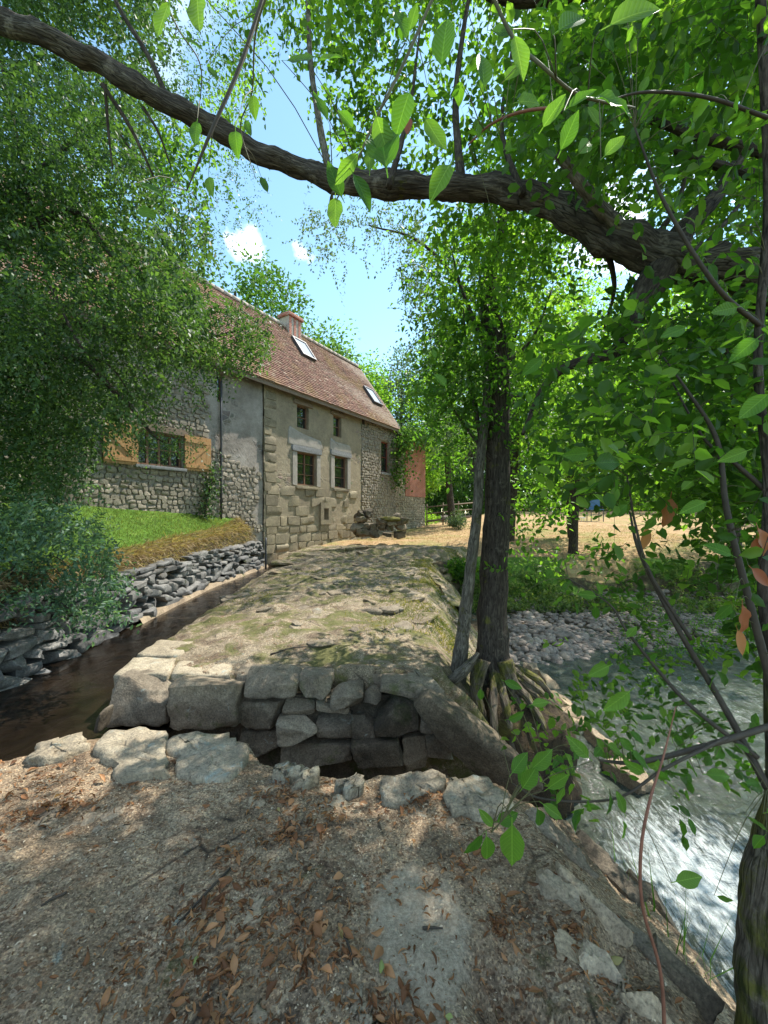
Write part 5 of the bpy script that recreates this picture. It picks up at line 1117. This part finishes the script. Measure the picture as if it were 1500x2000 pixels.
# grey blue high crown showing against the sky in the middle
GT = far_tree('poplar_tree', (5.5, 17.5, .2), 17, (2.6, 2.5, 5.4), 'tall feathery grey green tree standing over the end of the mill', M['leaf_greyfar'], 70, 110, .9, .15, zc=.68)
fol('hanging_spray', GT, M['leaf_greyfar'], M['twig_dark'], [(mass([(590, 380), (760, 390), (840, 430), (850, 620), (800, 570), (770, 470), (700, 500), (650, 540), (600, 470)], 8.5, 10.5, 230, .5, 15, -.05), .5, 10, .08, .6, .6, (0, 0, -.3), T_QUAD),
    (mass([(800, 420), (900, 420), (960, 700), (900, 900), (830, 860), (860, 760), (790, 640)], 9, 13, 500, .8, 16, -.05), .6, 10, .11, .6, .6, (0, 0, -.3), T_QUAD)])
tobj('branch', [(5.5, 17.5, 8.5), (3.0, 13, 8.6), P(830, 480, 10), P(720, 440, 9.5)], [.09, .06, .04, .015], M['bark_dark'], GT, 7, 24)
# hedge and shrubs at the far lawn edge
n = 26
for i in range(n):
    x = 3.5+i*1.75; y = 44+R.uniform(-1, 1)
    b = np.array([x, y, float(zt(np.array([x]), np.array([y]))[0])])
acc = Acc(); nn = 28000; c = np.stack([R.uniform(2, 50, nn), 47+R.normal(size=nn)*1.0, R.uniform(1.4, 6.4, nn)], 1); c[:, 2] -= np.abs(fbm(c, .3, 3, 5))*1.5*(c[:, 2] > 4)
leaves(acc, c, rdir(nn), rdir(nn), .34, .7, T_QUAD); tag(acc.obj('dark_hedge', M['leaf_far'], kind='stuff'), 'dark undergrowth closing the back of the lawn', 'undergrowth')
acc = Acc(); nn = 52000; th = R.uniform(-.95, 1.15, nn); rr_ = R.uniform(64, 84, nn); c = np.stack([rr_*np.sin(th), rr_*np.cos(th), R.random(nn)], 1); topz = 15+6*fbm(c*np.array([1, 1, 0]), .09, 3, 12)+2*fbm(c*np.array([1, 1, 0]), .4, 2, 13)-4*(th < .12)*(th > -.3); c[:, 2] = 1+topz*c[:, 2]**.8
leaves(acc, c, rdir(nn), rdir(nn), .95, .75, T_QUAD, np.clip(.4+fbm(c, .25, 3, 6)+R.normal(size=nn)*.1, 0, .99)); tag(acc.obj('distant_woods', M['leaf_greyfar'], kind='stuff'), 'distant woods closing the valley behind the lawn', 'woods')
for (x, y, z, r, mm, lab) in ((3.0, 27.5, 1.0, .8, 'leaf_bright', 'yellow green bush by the fence at the corner of the annex'), (4.6, 24, .8, .75, 'leaf_greyfar', 'grey green bush between the annex and the slim trunk'), (2.6, 12.8, -.5, .5, 'leaf_mid', 'low green bush in the bank below the path')):
    t = thing('bush', (x, y, z-.4), lab, 'bush'); acc = Acc(); p, ti, o = clumps((x, y, z+.2), (r, r, r*.8), 22, 70, r*.4, .4)
    leaves(acc, p, unit(o+rdir(len(p))*.8), o+rdir(len(p))*.6, .11, .55, T_QUAD, ti*.99); acc.obj('foliage', M[mm], t, kind='stuff'); tobj('stem', [(x, y, z-.5), (x, y, z+.3)], [.04, .02], M['twig_dark'], t, 6, 4)
# green plants on the far river bank
acc = Acc(); st = Acc(); pts_ = []
while len(pts_) < 1500:
    x = R.uniform(2.5, 16); y = R.uniform(11.0, 13.7)
    if fbm(np.array([[x, y, 0]]), .6, 2, 3)[0] > R.uniform(-.2, .25): pts_.append((x, y))
pts_ = np.array(pts_); zz = zt(pts_[:, 0], pts_[:, 1]); c = np.stack([pts_[:, 0], pts_[:, 1], zz], 1)
twigs(acc, st, c, np.array([0, 0, 1.])+R.normal(size=c.shape)*.4, .22+.2*R.random(len(c)), 9, .11, .5, T_QUAD, .5); acc_o = acc.obj('bank_plants', M['leaf_bank'], kind='stuff'); tag(acc_o, 'lush green weeds covering the far bank below the dry lawn', 'weeds')
# riverbank weeds near water
acc = Acc(); n = 260; u = R.uniform(1200, 1480, n); v = R.uniform(1180, 1290, n); c = np.array([PZ(a, b, -1.2) for a, b in zip(u, v)])
twigs(acc, None, c, np.array([0, 0, 1.])+R.normal(size=c.shape)*.4, .3, 8, .07, .45, T_FOLD, .5); tag(acc.obj('river_weeds', M['leaf_mid'], kind='stuff'), 'thin green weeds between the riverbed pebbles', 'weeds')

# ------------------------------------------------------------------ lawn furniture and fence
CH = thing('garden_chair', P(1162, 1004, 29), 'blue garden chair standing alone on the dry lawn', 'chair')
cp = P(1162, 1006, 29)
def cb(nm, x0, x1, y0, y1, z0, z1, m): V, Q = box(x0, x1, y0, y1, z0, z1); mobj(nm, V+cp, Q, m, CH, False)
gz = float(zt(np.array([cp[0]]), np.array([cp[1]]))[0])-cp[2]
cb('backrest', -.5, .5, .25, .32, .45, 1.25, M['blue']); cb('seat', -.5, .5, -.35, .25, .38, .445, M['blue'])
for x in (-.47, .43):
    for y in (-.34, .26): cb('leg', x, x+.045, y, y+.045, gz-.02, .378 if y < 0 else .45, M['metal'])
    cb('armrest', x-.01, x+.055, -.35, .24, .6, .64, M['metal'])
TB = thing('low_table', cp+np.array([-.95, .1, gz]), 'small white object on the lawn left of the blue chair', 'stool')
V, Q, T, b = tube([cp+np.array([-.95, .1, gz+.25]), cp+np.array([-.95, .1, gz+.32])], [.28, .28], 12, 2); mobj('top', V, [Q, T], M['white'], TB, False)
for a in (0, 2.1, 4.2): tobj('leg', [cp+np.array([-.95+.2*math.cos(a), .1+.2*math.sin(a), gz-.02]), cp+np.array([-.95+.15*math.cos(a), .1+.15*math.sin(a), gz+.26])], [.02, .02], M['white'], TB, 6, 3)
FN = thing('rail_fence', P(860, 1010, 26.5), 'low wooden rail fence running off the corner of the annex', 'fence')
pa = P(834, 1018, 26); pb = P(925, 1008, 27.5)
for z_ in (.0, .5, .95):
    tobj('rail', [pa+np.array([0, 0, z_]), pb+np.array([0, 0, z_])], [.045 if z_ else .08, .045 if z_ else .08], M['woodgrey'], FN, 6, 3)
for k in range(4):
    p = pa+(pb-pa)*k/3; tobj('post', [p+np.array([0, .06, -.5]), p+np.array([0, .06, 1.15])], [.05, .045], M['woodgrey'], FN, 6, 3)

# ------------------------------------------------------------------ grass, litter
acc = Acc(); n = 46000; y = R.uniform(4.5, 14.2, n); x = XL(y)-.15-(XL(y)-.15-xf(y))*R.random(n)**1.2; ok = x > xf(y)+.05; x, y = x[ok], y[ok]; z = zt(x, y); c = np.stack([x, y, z-.005], 1); n = len(c)
leaves(acc, c, np.array([0, 0, 1.])+R.normal(size=(n, 3))*.5, R.normal(size=(n, 3)), R.uniform(.03, .075, n), .16, T_QUAD, np.clip(.5+fbm(c, .8, 2, 3)*.8+R.normal(size=n)*.15, 0, .99))
tag(acc.obj('lawn_grass', M['grass'], kind='stuff'), 'short green lawn between the retaining wall and the mill', 'grass')
acc = Acc(); n = 16000; y = R.uniform(4.5, 14.2, n); x = XL(y)-.30-R.random(n)*.4; z = zt(x, y); c = np.stack([x, y, z], 1)
leaves(acc, c, np.stack([.9+R.normal(size=n)*.5, R.normal(size=n)*.5, -.6+R.normal(size=n)*.7], 1), R.normal(size=(n, 3)), R.uniform(.07, .24, n), .07, T_QUAD)
tag(acc.obj('dry_grass_fringe', M['drygrass'], kind='stuff'), 'dead brown grass hanging over the top of the retaining wall', 'dry grass')
acc = Acc(); n = 30000; x = R.uniform(-3, 16, n); y = R.uniform(14, 26, n); z = zt(x, y); c = np.stack([x, y, z-.01], 1); ok = x > xf(y)+.2; c = c[ok]; n = len(c)
leaves(acc, c, np.array([0, 0, .8])+R.normal(size=(n, 3))*.6, R.normal(size=(n, 3)), R.uniform(.04, .12, n), .12, T_QUAD); tag(acc.obj('dry_lawn_grass', M['drygrass'], kind='stuff'), 'short scorched grass on the far lawn', 'dry grass')
acc = Acc(); n = 26000; y = R.uniform(5.0, 14.5, n); x = XS(y)+R.normal(size=n)*.35+.1; p = xyz(x, y); ok = fbm(p, 1.1, 3, 88) > R.uniform(-.25, .35, n); x, y = x[ok], y[ok]; n = len(x); c = np.stack([x, y, z2(x, y)], 1)
leaves(acc, c, np.array([.3, 0, .5])+R.normal(size=(n, 3))*.6, R.normal(size=(n, 3)), R.uniform(.02, .09, n), .14, T_QUAD, np.clip(.5+fbm(c, 1.5, 2, 3)+R.normal(size=n)*.2, 0, .99)); M['mossblade'] = leaf_mat('moss_blades', (.05, .09, .02), (.12, .13, .03), (.30, .25, .06), .3, .7, .2)
tag(acc.obj('moss_and_grass', M['mossblade'], kind='stuff'), 'yellow green moss and short grass along the river edge of the causeway', 'moss')
acc = Acc(); n = 42000; y = R.uniform(4.6, 14.5, n); x = XR(y)+.25+(XS(y)-XR(y))*R.random(n); p = xyz(x, y); ok = fbm(p, .75, 4, 91) > R.uniform(-.02, .4, n)+.14*(y < 6.5); x, y = x[ok], y[ok]; n = len(x); c = np.stack([x, y, z2(x, y)-.004], 1)
leaves(acc, c, np.array([0, 0, .35])+R.normal(size=(n, 3))*np.array([.7, .7, .3]), np.array([0, 0, .6])+R.normal(size=(n, 3)), R.uniform(.012, .05, n), .2, T_QUAD, np.clip(.5+fbm(c, 1.0, 2, 3)+R.normal(size=n)*.2, 0, .99))
tag(acc.obj('moss_patches', M['mossblade'], kind='stuff'), 'patchy moss and dry grass on top of the causeway', 'moss')
# litter crumbs on the near slab
acc = Acc(); n = 17000; x = R.uniform(-3.4, 1.7, n); y = R.uniform(.75, 2.8, n); ok = (fbm(xyz(x, y), 1.1, 4, 82) > R.uniform(-.22, .3, n)) & (np.hypot(x-PZ(815, 1800, 0)[0], (y-PZ(815, 1800, 0)[1])*.8) > .2+.1*R.random(n)) & (y < yedge1(x)-.05); x, y = x[ok], y[ok]; n = len(x)
c = np.stack([x, y, z1(x, y)+.002], 1); leaves(acc, c, R.normal(size=(n, 3))*np.array([1, 1, .3]), np.array([0, 0, 1.])+R.normal(size=(n, 3))*.6, R.uniform(.004, .011, n), .7, T_QUAD)
M['grit'] = leaf_mat('grit', (.15, .095, .06), (.36, .255, .165), (.60, .48, .34), .02, .9, .04); tag(acc.obj('grit', M['grit'], kind='stuff'), 'fine pale grit and husks strewn over the near slab', 'grit')
acc = Acc(); n = 13000; x = R.uniform(-3.2, 1.9, n); y = R.uniform(.7, 2.9, n); p = xyz(x, y); k = fbm(p, 1.8, 3, 81); ok = (k > R.uniform(-.5, .35, n)) & (y < yedge1(x)-.05); x, y = x[ok], y[ok]; n = len(x)
c = np.stack([x, y, z1(x, y)+.004], 1); leaves(acc, c, R.normal(size=(n, 3))*np.array([1, 1, .2]), np.array([0, 0, 1.])+R.normal(size=(n, 3))*.35, R.uniform(.004, .017, n)*(1+.4*R.random(n)), .45, T_QUAD)
tag(acc.obj('leaf_litter', M['chips'], kind='stuff'), 'crumbled brown leaf litter strewn over the near slab', 'litter')
acc = Acc(); n = 7000; x = R.uniform(-2.8, 1.0, n); y = R.uniform(3.7, 9, n); p = xyz(x, y); ok = fbm(p, 1.4, 3, 83) > R.uniform(-.3, .5, n); x, y = x[ok], y[ok]; n = len(x)
c = np.stack([x, y, z2(x, y)+.004], 1); leaves(acc, c, R.normal(size=(n, 3))*np.array([1, 1, .2]), np.array([0, 0, 1.])+R.normal(size=(n, 3))*.35, R.uniform(.008, .03, n), .45, T_QUAD)
tag(acc.obj('causeway_litter', M['chips'], kind='stuff'), 'brown leaf crumbs scattered over the far causeway', 'litter')
# fallen leaves
def dead_leaf(i):
    n = 6; t = np.linspace(0, 1, n); w = .5*np.sin(np.pi*np.clip(t, .04, .97)); curl = rnd.uniform(.3, 1.3); b = rnd.uniform(-.3, .5)
    V = []
    for s in (-1, -.5, 0, .5, 1):
        a = s*curl; V.append(np.stack([t, np.sin(a)/max(curl, .5)*w*.62*1.0, (1-np.cos(a))*w*.55/1+b*t*(1-t)+.03*np.sin(t*9+s*3+i)], 1))
    V = np.concatenate(V); Q = [[k*n+j, k*n+j+1, (k+1)*n+j+1, (k+1)*n+j] for k in range(4) for j in range(n-1)]; return V, np.array(Q)
DL = [raw_mesh('fallen_leaf', *dead_leaf(i), M['dead']) for i in range(7)]; DP = [raw_mesh('fallen_leaf', *dead_leaf(i), M['deadpale']) for i in range(2)]
cl = [(80, 1515, 16, .16), (130, 1560, 16, .10), (20, 1590, 8, .08), (550, 1545, 14, .08), (640, 1580, 10, .08), (555, 1620, 16, .07), (810, 1552, 16, .06), (460, 1655, 4, .04), (400, 1780, 20, .12), (560, 1700, 10, .15), (560, 1780, 14, .08), (610, 1850, 16, .07), (450, 1870, 10, .05), (450, 1960, 20, .10), (760, 1950, 22, .06),
      (740, 1990, 14, .06), (980, 1790, 10, .05), (1130, 1810, 10, .06), (1010, 1950, 12, .05), (840, 1720, 3, .04), (220, 1830, 5, .1), (250, 1900, 5, .1), (910, 1680, 6, .08), (1180, 1900, 5, .06), (380, 1240, 0, 0), (880, 1560, 8, .07), (600, 1270, 0, 0)]
places = {(80, 1515): 'by the left rim stones', (130, 1560): 'between the long flat stones at the left', (20, 1590): 'at the left edge of the slab', (550, 1545): 'near the small rim stones', (640, 1580): 'behind the middle of the slab', (555, 1620): 'in the small pile left of the middle', (810, 1552): 'on the broad right rim stone', (460, 1655): 'alone left of the middle',
  (400, 1780): 'in the wide drift left of the centre', (560, 1700): 'scattered above the forked twig', (560, 1780): 'just left of the forked twig', (610, 1850): 'in the pile under the forked twig', (450, 1870): 'in the small drift low left', (450, 1960): 'in the drift at the bottom left', (760, 1950): 'in the deep pile below the granite patch', (740, 1990): 'at the bottom edge under the granite patch',
  (980, 1790): 'right of the granite patch', (1130, 1810): 'on the rough right slope', (1010, 1950): 'in the lower right hollow', (840, 1720): 'on top of the granite patch', (220, 1830): 'sparse on the bare left part', (250, 1900): 'sparse at the lower left', (910, 1680): 'under the overhanging green leaves', (1180, 1900): 'low on the right slope', (880, 1560): 'at the right rim corner'}
for (u, v, k, s) in cl:
    q = PZ(u, v, 0)
    for j in range(k):
        w_ = 1.0 if R.random() < .6 else 2.6
        x = q[0]+R.normal()*s*w_; y = q[1]+R.normal()*s*.7*w_
        if y > float(yedge1(x))-.04: continue
        o = link('fallen_leaf', (DP if R.random() < .10 else DL)[rnd.randrange(2 if False else 2)] if R.random() < .3 else DL[rnd.randrange(7)])
        pale = o.data in DP; sz = R.uniform(.028, .068); o.scale = (sz, sz*R.uniform(.7, 1.1), sz); o.location = (x, y, float(z1(np.array([x]), np.array([y]))[0])+.008+.006*R.random()); o.rotation_euler = (R.normal()*.5+(math.pi if R.random() < .4 else 0), R.normal()*.35, R.uniform(0, 6.3))
        tag(o, ('pale yellow fallen leaf ' if pale else 'curled brown fallen leaf ')+places.get((u, v), 'on the slab'), 'fallen leaf', 'pale fallen leaves on the slab' if pale else 'brown fallen leaves on the slab')
acc = Acc(); dv, dq = dead_leaf(3); n_ = 0
for (u, v, k, s) in cl:
    q = PZ(u, v, 0); m_ = k*8
    if not m_: continue
    ww_ = R.choice([.7, 1.2, 2.6], m_); x = q[0]+R.normal(size=m_)*s*ww_; y = q[1]+R.normal(size=m_)*s*.7*ww_; ok = y < yedge1(x)-.03; x, y = x[ok], y[ok]; c = np.stack([x, y, z1(x, y)+R.uniform(0, .012, len(x))], 1)
    leaves(acc, c, R.normal(size=(len(c), 3))*np.array([1, 1, .35]), np.array([0, 0, 1.])+R.normal(size=(len(c), 3))*.7, R.uniform(.012, .04, len(c)), R.uniform(.3, .8, len(c)), (dv, dq))
tag(acc.obj('leaf_drifts', M['dead'], kind='stuff'), 'drifts of crumpled brown leaf pieces in the hollows of the near slab', 'litter')
# fallen sticks
for (a, b, c, lab) in (((450, 1680), (400, 1730), (345, 1785), 'long thin stick lying across the left of the near slab'), ((660, 1790), (680, 1830), (690, 1870), 'short forked twig near the bottom middle of the slab'), ((130, 1740), (100, 1752), (80, 1765), 'short dark stick at the lower left of the slab'), ((825, 1790), (845, 1789), (865, 1790), 'tiny dark twig on the pale granite patch')):
    pts = [PZ(*p, .0) for p in (a, b, c)]
    for p in pts: p[2] = float(z1(np.array([p[0]]), np.array([p[1]]))[0])+.008
    tag(tobj('fallen_stick', pts, [.005, .005, .003], M['twig_dark'], None, 6, 12, .3), lab, 'stick')
tag(tobj('fallen_stick', [PZ(528, 1278, .04), PZ(570, 1266, .06), PZ(610, 1262, .07), PZ(630, 1256, .05)], [.009, .009, .007, .004], M['twig_dark'], None, 6, 14, .3), 'bent grey stick lying on the mossy causeway', 'stick')
# tufts
for (u, v, h, k, mm, lab) in ((990, 1935, .07, 34, 'grass', 'small green grass tuft beside the hollow in the slab'), (445, 1755, .03, 14, 'grass', 'tiny green seedling among the brown leaves'), (1300, 1560, .35, 22, 'leaf_mid', 'tall green grass blades in front of the white water')):
    q = PZ(u, v, 0) if v > 1600 else P(u, v, 2.3); x, y = q[0], q[1]
    z = float(z1(np.array([x]), np.array([y]))[0]) if v > 1600 else -1.3
    if v < 1600: h = .9
    acc = Acc(); c = np.tile([x, y, z], (k, 1))+R.normal(size=(k, 3))*np.array([.02, .02, 0])*(1 if v > 1600 else 9)
    leaves(acc, c, np.array([0, 0, 1.])+R.normal(size=(k, 3))*(.6 if v > 1600 else .15), R.normal(size=(k, 3)), h*R.uniform(.5, 1, k), .05 if v > 1600 else .014, T_QUAD); tag(acc.obj('grass_tuft', M[mm]), lab, 'grass tuft')
